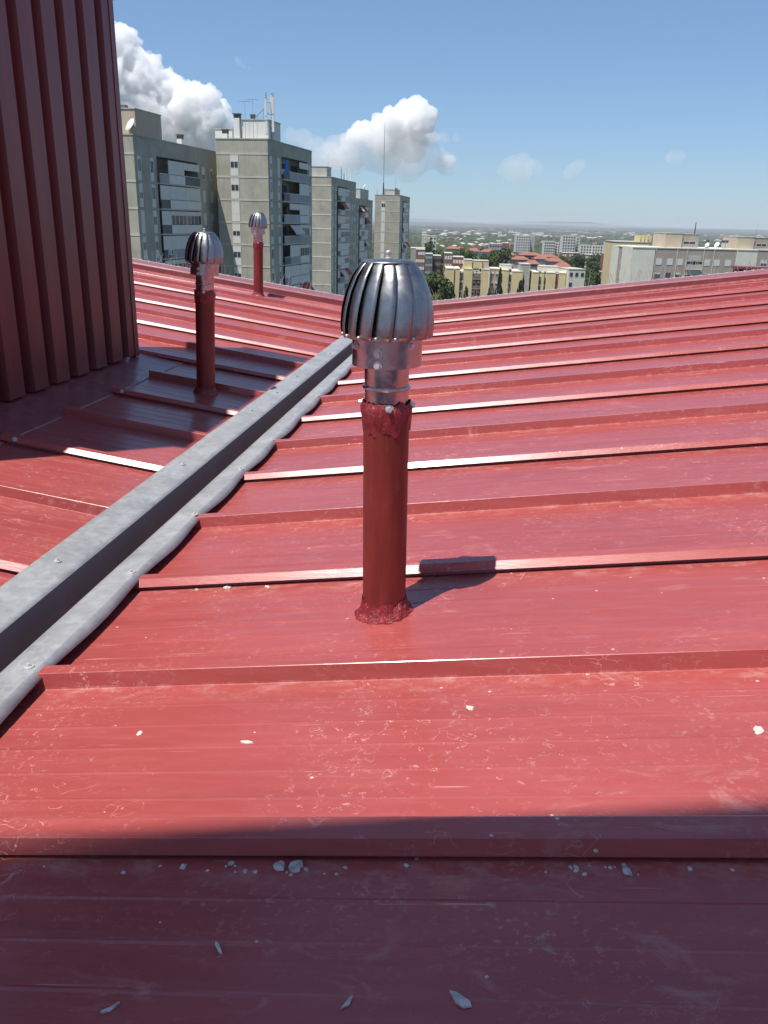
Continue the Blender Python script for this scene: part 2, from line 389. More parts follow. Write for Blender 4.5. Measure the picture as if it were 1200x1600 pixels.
def sheet(side):
    b = MB(); x0, x1 = (VX, HX) if side > 0 else (-HX, -VX)
    def arr(xa, xb): b.extrude(prof, xa, xb)
    arr(x0, x1)
    b.v = [(x, y, z+zr(x)) for x, y, z in b.v]
    # ends of the ribs folded shut at the valley
    return b
meR = sheet(1).mesh('roof_panel', M['roof']); meL = sheet(-1).mesh('roof_panel', M['roof'])
scr = MB().tube((0, 0, 0), (0, 0, 0.0035), 0.011, 0.011, 12).tube((0, 0, 0.0035), (0, 0, 0.010), 0.0055, 0.005, 6).mesh('screw', M['screw'])
LAPS_R = [-0.0742 + 1.0*j for j in range(-1, 9)]
LAPS_L = [-0.0534 + 1.0*j for j in range(-1, 9)]
XW = -1.09                        # clad stack's face
WY0, WY1 = 2.35, 4.85
def end_sheet(side, y):
    b = sheet(side); b.v = [(x, min(q, yfront(x)+0.06-y), z) for x, q, z in b.v]
    return b.build('roof_panel', M['roof'], deck, (0, y, 0))
for y in LAPS_R:
    if y > 7.5: end_sheet(1, y)
    elif 0.8 < y < 1.0:      # this sheet's lap is folded steep instead of splayed
        b_ = MB(); q_ = [(0.0, 0.0075), (0.0012, 0.0065), (0.0075, 0.0330), (0.0090, 0.0345), (0.0500, 0.0345), (0.0530, 0.0335)]+prof[6:]
        b_.extrude(q_, VX, HX); b_.v = [(x, q, z+zr(x)) for x, q, z in b_.v]; b_.build('roof_panel', M['roof'], deck, (0, y, 0))
    else: ob('roof_panel', meR, deck, (0, y, 0))
def left_sheet(y):
    """left sheets; those beside the clad stack are cut short at its apron"""
    return ob('roof_panel', meL, deck, (0, y, 0))
def cut_sheet(y, xcut):
    b = MB(); b.extrude(prof, xcut, -VX); b.v = [(x, q, z+zr(x)) for x, q, z in b.v]
    m2 = MB(); m2.extrude(prof, -HX, -1.75); m2.v = [(x, q, z+zr(x)) for x, q, z in m2.v]
    k = len(b.v); b.v += m2.v; b.f += [tuple(k+i for i in f) for f in m2.f]
    # closed rib ends at the apron
    for (ya, yb) in ((0.0, 0.0725), (0.4995, 0.553)):
        pr = [(p_, z_) for p_, z_ in prof if ya <= p_ <= yb]
        k = len(b.v); b.v += [(xcut, p_, z_+zr(xcut)) for p_, z_ in pr]; b.f.append(tuple(range(k, k+len(pr))))
    return b.build('roof_panel', M['roof'], deck, (0, y, 0))
for y in LAPS_L:
    if 1.5 < y < 4.6: cut_sheet(y, -0.86)
    elif y > 8.3: end_sheet(-1, y)
    else: left_sheet(y)
def screw(parent, x, y, z, tilt=0.0):
    o = ob('screw', scr, parent, (x, y, z), (0, tilt, random.random()*3)); return o
for y in LAPS_L:
    if 2.5 < y < 4.6:
        o = screw(deck, -0.80, y+0.010, zr(-0.80)+0.022); o.rotation_euler = (radians(45), 0, 0)

# apron flashing along the clad stack
ap = MB()
ap.extrude([(2.2, 0.0045), (5.05, 0.0045)], -1.10, -0.845); ap.v = [(x, y, z+zr(x)+ (0.012 if x < -1.0 else 0)) for x, y, z in ap.v]
ap2 = MB(); ap2.v = list(ap.v)
apm = MB(); segs = 24
for i in range(segs+1):
    y = 2.2+2.765*i/segs
    for x, dz in ((-1.150, 0.030), (-1.140, 0.016), (-1.075, 0.010), (-0.95, 0.0055), (-0.845, 0.0055), (-0.838, 0.001)):
        wv = 0.003*noise.noise(Vector((x*9, y*5, 1)))
        apm.v.append((x+0.006*noise.noise(Vector((y*4, 2, 3)))*(x > -0.9), y, zr(x)+dz+max(0, wv)))
for i in range(segs):
    for k in range(5): apm.f.append((i*6+k, i*6+k+1, (i+1)*6+k+1, (i+1)*6+k))
apm.build('apron_flashing', M['coping'], deck)

# ---------------- valley gutter
gut = empty('valley_gutter', (0, 4, 0)); tag(gut, 'grey zinc valley gutter with screwed flanges between the two red roof slopes', 'gutter')
def ribs_at(side):
    L = LAPS_R if side > 0 else LAPS_L
    return sorted([y+0.045 for y in L]+[y+0.524 for y in L])
def flange(side):
    b = MB(); ribs = ribs_at(side); ny = 260; y0, y1 = -1.0, YEND
    xs = [0.050, 0.075, 0.105, 0.127, 0.150] if side > 0 else [0.050, 0.075, 0.115, 0.150, 0.176]
    for i in range(ny+1):
        y = y0+(y1-y0)*i/ny
        d = min(abs(y-r) for r in ribs); sag = 0.5-0.5*cos(min(1, d/0.25)*pi)       # 0 on a rib, 1 midway
        for k, x in enumerate(xs):
            q = max(0, (k-1)/(len(xs)-2))
            z = 0.0405 + zr(x) + 0.002 - (0.005*sag*q if side > 0 else 0.006*sag*q)
            z += 0.0006*noise.noise(Vector((x*30, y*6, side)))
            xx = x + (0.007*(sag-0.5)*q if k == len(xs)-1 else 0) + 0.002*noise.noise(Vector((y*3, side, k)))*(k > 0)
            if side > 0 and k == len(xs)-1: z -= 0.015
            b.v.append((side*xx, y, z))
    n = len(xs)
    for i in range(ny):
        for k in range(n-1):
            q = (i*n+k, i*n+k+1, (i+1)*n+k+1, (i+1)*n+k); b.f.append(q if side > 0 else q[::-1])
    o = b.build('flange', M['zinc'], gut, (0, -4, 0), smooth=True, angle=0.30)
    sm = o.modifiers.new('thick', 'SOLIDIFY'); sm.thickness = 0.0012; sm.offset = -1
    for r in ribs:
        if r < 0.6 or r > YEND-0.2: continue
        if (int(round(r*2)) % 2 == 0) or random.random() < 0.6:
            x = side*(0.118+random.uniform(-0.012, 0.012))
            screw(gut, x, r-4+random.uniform(-0.01, 0.01), 0.0425+zr(x), -side*0.13)
    return o
flange(1); flange(-1)
ch = MB(); y0, y1 = -1.0, YEND
Z = 0.0425+zr(0.05)
for pts in ([(-0.050, Z), (-0.046, -0.19)], [(-0.046, -0.19), (0.046, -0.19)], [(0.046, -0.19), (0.050, Z)]):
    (xa, za), (xb, zb) = pts; ch.quad((xa, y0, za), (xa, y1, za), (xb, y1, zb), (xb, y0, zb))
chan = ch.build('channel', M['channel'], gut, (0, -4, 0)); sm = chan.modifiers.new('thick', 'SOLIDIFY'); sm.thickness = 0.0012; sm.offset = 1

# ---------------- coping along the far edge, bird spikes
def coping(side):
    b = MB(); n = 40; pr = [(0.0, -0.02), (0.0, 0.030), (0.016, 0.045), (0.035, 0.048), (0.32, 0.050), (0.33, 0.046), (0.33, -0.38)]
    for i in range(n+1):
        x = side*(HX+0.02)*i/n; yf = yfront(x if i else side*0.001)
        for y, z in pr:
            b.v.append((x, yf+y, zr(x)+z+(0.002*noise.noise(Vector((x*2, y, 0))) if z > 0.02 else 0)))
    m = len(pr)
    for i in range(n):
        for k in range(m-1):
            q = (i*m+k, i*m+k+1, (i+1)*m+k+1, (i+1)*m+k); b.f.append(q[::-1] if side > 0 else q)
    return b.build('coping', M['coping'], deck)
coping(1); coping(-1)
def spikes(side, x0, x1, gap, label):
    ya, yb = yfront(side*x0)+0.30, yfront(side*x1)+0.30
    root = empty('bird_spike_strip', (side*x0, ya, zr(x0)+0.0490), (0, -side*math.atan(SL), side*math.atan2(yb-ya, x1-x0)))
    tag(root, label, 'bird spikes')
    L = (x1-x0)/cos(math.atan(SL)); b = MB()
    b.box(0, side*L, -0.012, 0.012, 0, 0.006) if side > 0 else b.box(-L, 0, -0.012, 0.012, 0, 0.006)
    for i in range(int(L/0.09)):
        x = side*(0.04+0.09*i); b.tube((x, 0, 0.004), (x, 0, 0.012), 0.011, 0.008, 6)
    b.build('base_strip', M['spikebase'], root)
    b = MB(); x = 0.03
    while x < L:
        if random.random() > gap:
            h = random.uniform(0.10, 0.155); t = random.uniform(-0.05, 0.05); ty = random.uniform(-0.055, 0.02)
            b.tube((side*x, 0, 0.004), (side*x+t, ty, h), 0.0028, 0.0022, 4)
        x += random.uniform(0.03, 0.065)
    tag(b.build('spikes', M['spike'], root), kind='stuff')
spikes(-1, 0.5, 2.2, 0.1, 'strip of thin wire bird spikes on the coping left of the valley')
spikes(-1, 2.25, 4.4, 0.05, 'strip of wire bird spikes on the coping in front of the tan-topped tower')
spikes(1, 0.3, 1.9, 0.35, 'strip of wire bird spikes on the coping in front of the ochre flats')
spikes(1, 1.95, 4.6, 0.25, 'strip of wire bird spikes on the coping in front of the beige block')

# ---------------- clad stack on the left, added shade canopy behind the camera
def clad_face(L, H, pitch=0.215, depth=0.058):
    """profile along +x (the face looks to -y), crest proud of the pan"""
    p = []; x = 0
    while x < L-0.01:
        e = min(L, x+pitch)
        for dx, y in ((0.0, 0), (0.128, 0), (0.146, depth), (0.196, depth)):
            if x+dx <= L: p.append((x+dx, y))
        x += pitch
    p.append((L, 0)); return p
st = empty('clad_chimney_stack', (XW, WY0, zr(XW))); tag(st, 'tall dark red chimney stack clad in vertical ribbed sheet, standing on the left slope', 'chimney stack')
def clad_sheet(parent, p, H, rot, loc, z0f, mat='clad'):
    """cut into sheets of five ribs, each its own piece"""
    step = 16
    for i in range(0, len(p)-1, step):
        q = p[i:i+step+1]; b = MB()
        for (x, y) in q: b.v.append((x, y, z0f(x)))
        for (x, y) in q: b.v.append((x, y, H))
        n = len(q)
        for k in range(n-1): b.f.append((k, k+1, n+k+1, n+k))
        o = b.build('cladding_sheet', M[mat], parent, loc, rot)
HT = 2.93
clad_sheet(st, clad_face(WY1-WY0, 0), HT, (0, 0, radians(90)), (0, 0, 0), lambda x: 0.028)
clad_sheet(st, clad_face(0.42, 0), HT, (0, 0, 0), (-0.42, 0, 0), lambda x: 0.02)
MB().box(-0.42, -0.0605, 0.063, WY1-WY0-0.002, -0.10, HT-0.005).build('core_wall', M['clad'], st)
MB().box(-0.44, 0.02, -0.02, WY1-WY0+0.02, HT-0.004, HT+0.03).build('cap', M['coping'], st)
# corner trim
MB().box(-0.03, 0.004, WY1-WY0-0.05, WY1-WY0+0.004, 0.02, HT-0.006).build('corner_trim', M['clad'], st)

rot8 = math.atan(0.135)
shade_root = empty('shade_canopy', (-0.385, -0.59, 0), (0, 0, rot8)); tag(shade_root, 'unseen white canopy on slim posts, added to shade the near end of the roof', 'canopy')  # added out of view to cast the foreground shade, open to keep it bright
MB().box(-4.2, 6.5, -1.35, -0.02, 4.88, 5.0).build('shade_slab', M['white'], shade_root)
MB().box(-4.23, 6.53, -0.02, 0.0, 4.85, 5.0).build('fascia', M['white'], shade_root)
for px_ in (-4.0, -1.6, 3.6, 6.3):
    MB().box(px_-0.04, px_+0.04, -1.25, -1.17, zr(px_-0.2)-0.03, 4.879).build('post', M['white'], shade_root)

# ---------------- turbine vents
NV = 15
def vane_mesh():
    b = MB(); nt_, nw = 16, 5
    for i in range(nt_+1):
        t = i/nt_
        K = [(0.0, 0.046, 0.1535), (0.08, 0.058, 0.147), (0.25, 0.075, 0.124), (0.45, 0.0885, 0.092), (0.65, 0.0965, 0.058), (0.85, 0.0995, 0.024), (1.0, 0.0965, 0.0)]
        for (ta, ra, za), (tb, rb, zb) in zip(K, K[1:]):
            if t <= tb+1e-9:
                u_ = (t-ta)/(tb-ta); r = ra+(rb-ra)*u_; z = za+(zb-za)*u_; break
        tw = -0.20*t
        for k in range(nw+1):
            q = k/nw; dth = (2*pi/NV)*(-0.16+1.20*q)
            rr = r - 0.0125*(1-q)**1.15*min(1, t*4+0.10) + 0.0022*sin(q*pi)*min(1, t*4)
            b.v.append((rr*cos(tw+dth), rr*sin(tw+dth), z))
    m = nw+1
    for i in range(nt_):
        for k in range(nw): b.f.append((i*m+k, (i+1)*m+k, (i+1)*m+k+1, i*m+k+1))
    return b.mesh('vane', M['steel'], True)
VANE = vane_mesh()
def vent(name_label, loc, zpipe, tilt, spin, seed):
    """zpipe: height of the painted pipe; the head sits on it"""
    rnd = random.Random(seed)
    root = empty('roof_vent', loc, (0, tilt, 0)); tag(root, name_label, 'roof vent', 'turbine vents on the red roof')
    MB().lathe([(0.0505, -0.05), (0.0505, zpipe*0.5), (0.0505, zpipe)], 40).build('pipe', M['pipe'], root, smooth=True, angle=0.6)
    side = 1 if loc[0] > 0 else -1
    # wrinkled membrane at the foot, follows the slope
    b = MB(); n = 72; prof_ = [(0.069, 0.000), (0.066, 0.004), (0.062, 0.008), (0.0585, 0.015), (0.0555, 0.023), (0.0532, 0.032), (0.0510, 0.040)]
    for q, (r, z) in enumerate(prof_):
        for i in range(n):
            th = 2*pi*i/n
            w_ = noise.fractal(Vector((cos(th)*4.5+seed, sin(th)*4.5, z*55)), 0.8, 2.1, 4)
            edge = 1.0 if q < 2 else 0.7
            rr = r + 0.007*w_*edge*(1 if 0 < q < 6 else 0.9) + (0.006*noise.noise(Vector((cos(th)*7, sin(th)*7, seed))) if q == 0 else 0)
            zz = z + (0.008*w_ if q >= 5 else 0.003*abs(w_))
            x, y = rr*cos(th), rr*sin(th)
            b.v.append((x, y, zz + SL*side*x*(1.0 if q < 5 else 0.4)))
    for q in range(len(prof_)-1):
        for i in range(n):
            j = (i+1) % n; b.f.append((q*n+i, q*n+j, (q+1)*n+j, (q+1)*n+i))
    b.build('foot_seal', M['seal'], root, smooth=True)
    # ragged membrane wrapped round the joint
    b = MB(); prof_ = [(0.0515, -0.052), (0.0540, -0.036), (0.0560, -0.018), (0.0560, -0.002), (0.0515, 0.010)]
    for q, (r, z) in enumerate(prof_):
        for i in range(n):
            th = 2*pi*i/n; w_ = noise.fractal(Vector((cos(th)*3+seed*2, sin(th)*3, z*40)), 1.0, 2.0, 4)
            e = noise.noise(Vector((cos(th)*5, sin(th)*5, seed+9)))
            b.v.append(((r+0.0035*w_)*cos(th), (r+0.0035*w_)*sin(th), zpipe+z+(0.007*e if q == 4 else (0.016*e-0.004 if q == 0 else 0))))
    for q in range(len(prof_)-1):
        for i in range(n):
            j = (i+1) % n; b.f.append((q*n+i, q*n+j, (q+1)*n+j, (q+1)*n+i))
    b.build('joint_seal', M['seal'], root, smooth=True)
    nk = MB().lathe([(0.0478, -0.03), (0.0478, 0.036), (0.0480, 0.037), (0.0480, 0.112)], 48).build('neck', M['steel2'], root, (0, 0, zpipe), smooth=True, angle=0.6)
    MB().lathe([(0.0478, 0.0355), (0.0512, 0.037), (0.0526, 0.0405), (0.0512, 0.044), (0.0478, 0.0455)], 48).build('bead_ring', M['steel2'], root, (0, 0, zpipe), smooth=True)
    MB().lathe([(0.0500, 0.0885), (0.0735, 0.0880), (0.0745, 0.0890), (0.0745, 0.150), (0.0600, 0.1515)], 48).build('collar', M['steel2'], root, (0, 0, zpipe), smooth=True, angle=0.6)
    hd = empty('turbine_head', (0, 0, zpipe+0.148), (0, 0, spin)); hd.parent = root
    for i in range(NV):
        o = ob('vane', VANE, hd, (rnd.uniform(-0.0008, 0.0008), rnd.uniform(-0.0008, 0.0008), rnd.uniform(-0.0008, 0.0006)), (rnd.uniform(-0.010, 0.010), rnd.uniform(-0.010, 0.010), 2*pi*i/NV+rnd.uniform(-0.035, 0.035))); s = o.modifiers.new('thick', 'SOLIDIFY'); s.thickness = 0.0008; s.offset = 0
    MB().lathe([(0.0560, 0.1480), (0.0545, 0.1510), (0.045, 0.1540), (0.02, 0.1560), (0.012, 0.1562)], 40).build('top_plate', M['steel'], hd, smooth=True)
    MB().lathe([(0.0075, 0.154), (0.0075, 0.158), (0.0045, 0.159), (0.0045, 0.166), (0.0055, 0.1665), (0.0055, 0.170), (0.003, 0.1725), (0.0008, 0.173)], 12).build('spindle_nut', M['screw'], hd, smooth=True, angle=0.6)
    MB().lathe([(0.0845, 0.0005), (0.0925, 0.0), (0.0940, 0.002), (0.0940, 0.008), (0.0925, 0.0085)], 48).build('rim_ring', M['steel'], hd, smooth=True, angle=0.6)
    rv = MB().lathe([(0.0032, -0.002), (0.003, 0.0018), (0.001, 0.003)], 8).mesh('rivet', M['screw'], True)
    for i in range(NV):
        a = 2*pi*(i+0.5)/NV-0.33
        ob('rivet', rv, hd, (0.0945*cos(a), 0.0945*sin(a), 0.005), (0, radians(90), a))
    bl = MB().tube((0, 0, -0.002), (0, 0, 0.001), 0.009, 0.009, 12).tube((0, 0, 0.001), (0, 0, 0.008), 0.006, 0.0055, 6).mesh('bolt', M['screw'])
    def bolt(th, z, r): ob('bolt', bl, root, (r*cos(th), r*sin(th), zpipe+z), (0, radians(90), th))
    for th, z in ((-1.70, 0.120), (-1.70, 0.096), (-2.5, 0.132), (-0.75, 0.136), (0.9, 0.12), (2.2, 0.12)): bolt(th, z, 0.0750)
    for th in (-1.33, -0.05, 1.7, 3.0): bolt(th, 0.002, 0.0545)
    return root
V1 = (0.849, 1.738, zr(0.849)); V2 = (-0.480, 4.318, zr(0.480)); V3 = (-1.437, 8.82, zr(1.437))
vent('red roof vent with a steel turbine cowl standing alone on the right slope', V1, 0.500, radians(-0.8), 0.10, 3)
vent('red roof vent with a steel turbine cowl in the shade of the clad stack', V2, 0.548, radians(2.2), 0.31, 11)
vent('red roof vent with a steel turbine cowl close to the far coping', V3, 0.540, radians(1.2), 0.22, 19)

# ------------------------------------------------------------------ buildings
_cache = {}
def cached(key, fn):
    if key not in _cache: _cache[key] = fn()
    return _cache[key]
def face_loc(face, u, z, out=0.0):
    return ((u, -out, z), (0, 0, 0)) if face == 'front' else ((out, u, z), (0, 0, radians(90)))
def window(parent, face, u, z, w_, h, shut=0.0, panel=0.0, x0=0.0, y0=0.0, frame='shutter', deep=0.06, single=False):
    """a window standing on the face: frame, pane, roller shutter, spandrel panel; u = centre, z = sill"""
    def frame_mesh():
        b = MB(); t = 0.07
        b.box(-w_/2, -w_/2+t, -deep, 0.02, 0, h); b.box(w_/2-t, w_/2, -deep, 0.02, 0, h)
        b.box(-w_/2+t, w_/2-t, -deep, 0.02, 0, t); b.box(-w_/2+t, w_/2-t, -deep, 0.02, h-t, h); b.box(-0.03, 0.03, -deep+0.01, 0.02, t, h-t)
        return b.mesh('window', M[frame])
    def solid(): return MB().box(-w_/2, w_/2, -deep, 0.02, 0, h).mesh('window', M[frame])
    loc, rot = face_loc(face, u, z); loc = (loc[0]+x0, loc[1]+y0, loc[2])
    if single: return ob('window', cached(('ws', w_, h, frame, deep), solid), parent, loc, rot)
    o = ob('window', cached(('wf', w_, h, frame, deep), frame_mesh), parent, loc, rot)
    ob('pane', cached(('wp', w_, h), lambda: MB().box(-w_/2+0.06, w_/2-0.06, -0.03, 0.015, 0.06, h-0.06).mesh('pane', M['glass'])), o)
    if shut > 0:
        k = round(shut, 2); ob('shutter', cached(('wsh', w_, h, k), lambda: MB().box(-w_/2+0.065, w_/2-0.065, -0.052, -0.02, h-0.06-(h-0.12)*k, h-0.065).mesh('shutter', M['shutter'])), o)
    if panel > 0:
        ob('spandrel', cached(('wpa', w_, panel), lambda: MB().box(-w_/2, w_/2, -0.05, 0.02, -panel, -0.005).mesh('spandrel', M['shutter'])), o)
    return o
FL = 2.87
def tower(label, cx, cy, d, ang, width, length, nfl, bays, wincol, first=1.6, wall='conc', band='band', seed=1, tail=False):
    """slab tower: its lit end wall looks at us (local -y), its long balcony side to the right (local +x)"""
    rnd = random.Random(seed)
    P = at(cx, cy, d); zt = P.z; g = gz(P.x, P.y)
    a = YAW - radians(ang)
    root = empty('apartment_tower', (P.x, P.y, g), (0, 0, a)); tag(root, label, 'apartment tower', 'row of grey apartment towers')
    H = zt-g
    b = MB(); b.box(-width, 0, 0, 5.4, 0, H); b.box(-width, -1.5, 5.4, 17.2, 0, H-0.001); b.box(-width, 0, 17.2, length, 0, H)
    b.box(-1.5, 0, 5.4, 17.2, H-first, H)
    b.build('wall', M[wall], root)
    for k in range(nfl+1):
        z = H-first-k*FL
        MB().box(-width-0.03, 0.03, -0.035, 0.0, z-0.22, z).build('string_course', M[band], root)
        MB().box(0.0, 0.035, 0.02, 5.38, z-0.22, z).build('string_course', M['conc2'], root)
        if k < nfl:
            zf = z-FL; r = rnd.random()
            window(root, 'front', wincol, zf+0.95, 1.15, 1.65, rnd.choice([0.35, 0.6, 1.0, 1.0, 0.5]), 0.93)
            for v in (1.0, 4.1):
                window(root, 'side', v, zf+0.95, 0.85, 1.65, rnd.choice([0.2, 0.6, 1.0, 0.4]), 0.9)
            vs_ = [18.9, 21.6, 24.2] if length > 22 else ([18.4] if length > 19 else [])
            for v in vs_: window(root, 'side', v, zf+0.95, 0.85, 1.5, rnd.choice([0.2, 0.6, 1.0]), 0.0)
            # balcony row
            slab = MB().box(-1.5, 0.34, 5.42, 17.18, zf-0.18, zf).build('balcony', M['band'], root)
            row = bays[k % len(bays)]
            for (v0, v1), code in zip(((5.5, 7.9), (7.95, 12.45), (12.5, 17.05)), row):
                pc = {'g': 'pgrey', 'w': 'white', 'd': 'pdark'}[code[0]]; kind = code[1]
                MB().box(0.22, 0.33, v0, v1, zf+0.002, zf+1.0).build('parapet', M[pc], slab)
                if code[0] != 'w': MB().box(0.20, 0.35, v0, v1, zf+1.0, zf+1.06).build('rail', M['white'], slab)
                if kind == 'b':      # closed with a white blind
                    MB().box(0.22, 0.28, v0, v1, zf+1.065, zf+FL-0.28).build('blind', M['shutter'], slab)
                elif kind == 'g':    # glazed in
                    n = 4 if v1-v0 > 3 else 2
                    fr = MB()
                    for i in range(n+1):
                        x = v0+(v1-v0)*i/n; x = min(max(x, v0+0.06), v1-0.06); fr.box(0.20, 0.30, x-0.06, x+0.06, zf+1.065, zf+FL-0.28)
                    fr.box(0.21, 0.29, v0, v1, zf+2.1, zf+FL-0.285); fr.build('glazing_frame', M['shutter'], slab)
                    for i in range(n):
                        xa, xb = v0+(v1-v0)*i/n+0.07, v0+(v1-v0)*(i+1)/n-0.07
                        MB().box(0.235, 0.255, xa, xb, zf+1.07, zf+2.095).build('pane', M['glass'], slab)
                elif kind == 'h':    # half blind over a dark gap
                    MB().box(0.22, 0.28, v0, v1, zf+1.75, zf+FL-0.28).build('blind', M['shutter'], slab)
                    MB().box(-1.49, -1.44, v0+0.3, v1-0.3, zf+0.1, zf+2.2).build('balcony_door', M['glass'], slab)
                elif kind in 'rc':   # awning
                    am = MB(); z1, z0 = zf+FL-0.35, zf+1.45
                    am.quad((0.25, v0, z1), (0.25, v1, z1), (1.15, v1, z0), (1.15, v0, z0)); am.quad((0.25, v0, z1-0.05), (1.15, v0, z0-0.05), (1.15, v1, z0-0.05), (0.25, v1, z1-0.05))
                    am.box(1.12, 1.18, v0, v1, z0-0.22, z0+0.01)
                    am.build('awning', M['red' if kind == 'r' else 'cream'], slab)
                    MB().box(-1.49, -1.44, v0+0.3, v1-0.3, zf+0.1, zf+2.2).build('balcony_door', M['glass'], slab)
                else:
                    MB().box(-1.49, -1.44, v0+0.3, v1-0.3, zf+0.1, zf+2.2).build('balcony_door', M['glass'], slab)
                    if kind == 't': MB().box(0.34, 0.40, v0+0.4, v0+1.7, zf+0.9, zf+2.5).build('hanging_cloth', M['blue'], slab)
            if rnd.random() < 0.4:
                ac = MB().box(0.36, 0.72, 6.3, 7.2, zf+0.35, zf+1.05).build('air_conditioner', M['shutter'], root)
                MB().tube((0.72, 6.75, zf+0.7), (0.735, 6.75, zf+0.7), 0.27, 0.27, 16).build('fan_grille', M['pdark'], ac)
    MB().box(-width-0.06, 0.06, -0.06, length+0.06, H, H+0.14).build('roof_edge', M['conc2'], root)
    return root, H
def roof_box(root, H, x0, x1, y0, y1, h, mat='white', name='rooftop_room', z0=0.14):
    o = MB().box(x0, x1, y0, y1, H+z0, H+z0+h).build(name, M[mat], root)
    MB().box(x0-0.08, x1+0.08, y0-0.08, y1+0.08, H+z0+h, H+z0+h+0.1).build('roof_edge', M['band'], o); return o
def chimney(root, H, x, y, h, w_=0.7, mat='white', z0=0.14):
    o = MB().box(x-w_/2, x+w_/2, y-w_/2, y+w_/2, H+z0, H+z0+h).build('chimney', M[mat], root)
    b = MB()
    for sx in (-1, 1):
        for sy in (-1, 1): b.box(x+sx*w_*0.42-0.05, x+sx*w_*0.42+0.05, y+sy*w_*0.42-0.05, y+sy*w_*0.42+0.05, H+z0+h, H+z0+h+0.45)
    b.box(x-w_*0.35, x+w_*0.35, y-w_*0.35, y+w_*0.35, H+z0+h, H+z0+h+0.44)
    b.box(x-w_*0.62, x+w_*0.62, y-w_*0.62, y+w_*0.62, H+z0+h+0.45, H+z0+h+0.58); b.build('cowl', M['pdark'], o); return o
def dish(root, H, x, y, r=0.6, z0=0.14, az=-1.2):
    b = MB(); b.tube((x, y, H+z0), (x, y, H+z0+r*1.1), 0.04, 0.04, 6); o = b.build('dish_mast', M['antenna'], root)
    pr = [(r*k/6, 0.22*r*(k/6)**2) for k in range(0, 7)]; d = MB().lathe([(max(q, 0.001), z) for q, z in pr]+[(r*0.98, 0.22*r+0.02)], 20)
    dd = d.build('dish', M['white'], o, (x, y, H+z0+r*1.15), (radians(60), 0, az), smooth=True); return o
def mast(root, H, x, y, h, r=0.05, arms=0, z0=0.14, mat='antenna'):
    b = MB().tube((x, y, H+z0), (x, y, H+z0+h), r, r*0.6, 6)
    for i in range(arms):
        z = H+z0+h*(0.97-0.16*i); b.tube((x-0.75, y, z), (x+0.75, y, z), 0.02, 0.02, 4)
        for k in range(6): b.tube((x-0.7+0.28*k, y-0.35, z), (x-0.7+0.28*k, y+0.35, z), 0.012, 0.012, 4)
    return b.build('antenna_mast', M[mat], root)
def cell_array(root, H, x, y, h, z0=0.14):
    b = MB()
    for sx, sy in ((0, 0), (0.9, 0.2), (0.4, 0.9)): b.tube((x+sx, y+sy, H+z0), (x+sx, y+sy, H+z0+h), 0.06, 0.06, 6)
    for z in (0.3, 0.55, 0.8):
        b.tube((x, y, H+z0+h*z), (x+0.9, y+0.2, H+z0+h*z), 0.035, 0.035, 5); b.tube((x, y, H+z0+h*z), (x+0.4, y+0.9, H+z0+h*z), 0.035, 0.035, 5)
    b.tube((x, y, H+z0+h*0.7), (x-4.2, y, H+z0+0.4), 0.04, 0.04, 5)
    for k in range(5): b.tube((x-0.8*k-0.4, y, H+z0), (x-0.8*k-0.4, y, H+z0+h*(0.62-0.12*k)), 0.03, 0.03, 5)
    b.tube((x-3.6, y, H+z0+0.55), (x, y, H+z0+0.55), 0.03, 0.03, 5)
    o = b.build('antenna_frame', M['antenna'], root)
    for sx, sy, z in ((0, -0.15, 0.5), (0.9, 0.05, 0.55), (0.4, 0.78, 0.6), (0.05, -0.15, 0.12), (0.9, 0.05, 0.16)):
        MB().box(x+sx-0.16, x+sx+0.16, y+sy-0.10, y+sy+0.04, H+z0+h*z, H+z0+h*z+h*0.36).build('antenna_panel', M['shutter'], o)

BA = [('go', 'wb', 'dh'), ('db', 'wb', 'wb'), ('db', 'wg', 'wg'), ('db', 'gb', 'gg'), ('gg', 'gg', 'wb'), ('db', 'wb', 'gh'), ('go', 'gb', 'wg')]
BB = [('dt', 'go', 'gh'), ('do', 'go', 'gb'), ('go', 'gh', 'wb'), ('go', 'gc', 'gg'), ('do', 'gb', 'wg'), ('gb', 'wb', 'wb'), ('gb', 'wb', 'wr')]
BC = [('db', 'wb', 'gg'), ('go', 'wr', 'gb'), ('db', 'wb', 'wg'), ('gb', 'wg', 'gg'), ('db', 'wb', 'wb'), ('gb', 'wb', 'wg'), ('db', 'gc', 'wr'), ('wb', 'wb', 'gg')]
BD = [('dc', 'gr', 'wb'), ('gb', 'wb', 'gr'), ('db', 'wg', 'wb'), ('wb', 'wb', 'gc'), ('db', 'wb', 'wb'), ('gb', 'wg', 'wb')]
A, HA = tower('grey tower with a tan rooftop room, next to the clad chimney stack', 207, 211, 98.6, 11.0, 9.0, 25.5, 8, BA, -5.0, 1.75, seed=2)
B, HB = tower('grey tower with white rooftop rooms and an antenna frame on top', 418, 218, 117.0, 12.0, 7.3, 19.4, 9, BB, -4.75, 1.63, seed=3)
T3, HC = tower('grey tower with bright white bands between its floors', 518, 277, 183.6, 9.0, 8.6, 26.0, 11, BC, -6.4, 1.5, band='bandw', seed=4)
D, HD = tower('grey tower with a red awning under its roof, half hidden behind the white-banded one', 554.5, 310, 222.0, 9.0, 9.0, 25.5, 9, BD, -5.0, 1.5, seed=5)
E_, HE = tower('grey tower with a very tall thin mast on its roof', 625.5, 305.5, 253.0, 8.5, 7.4, 22.0, 10, BC[2:]+BD[:3], -4.9, 1.4, seed=6)
roof_box(A, HA, -8.5, 0.55-0.6, 1.0, 7.4, 2.6, 'tan'); dish(A, HA, -0.35, 0.5, 0.75, az=-0.6); MB().box(-2.9, -2.2, 3.0, 3.7, HA+2.84, HA+3.4).build('roof_vent_box', M['pdark'], A)
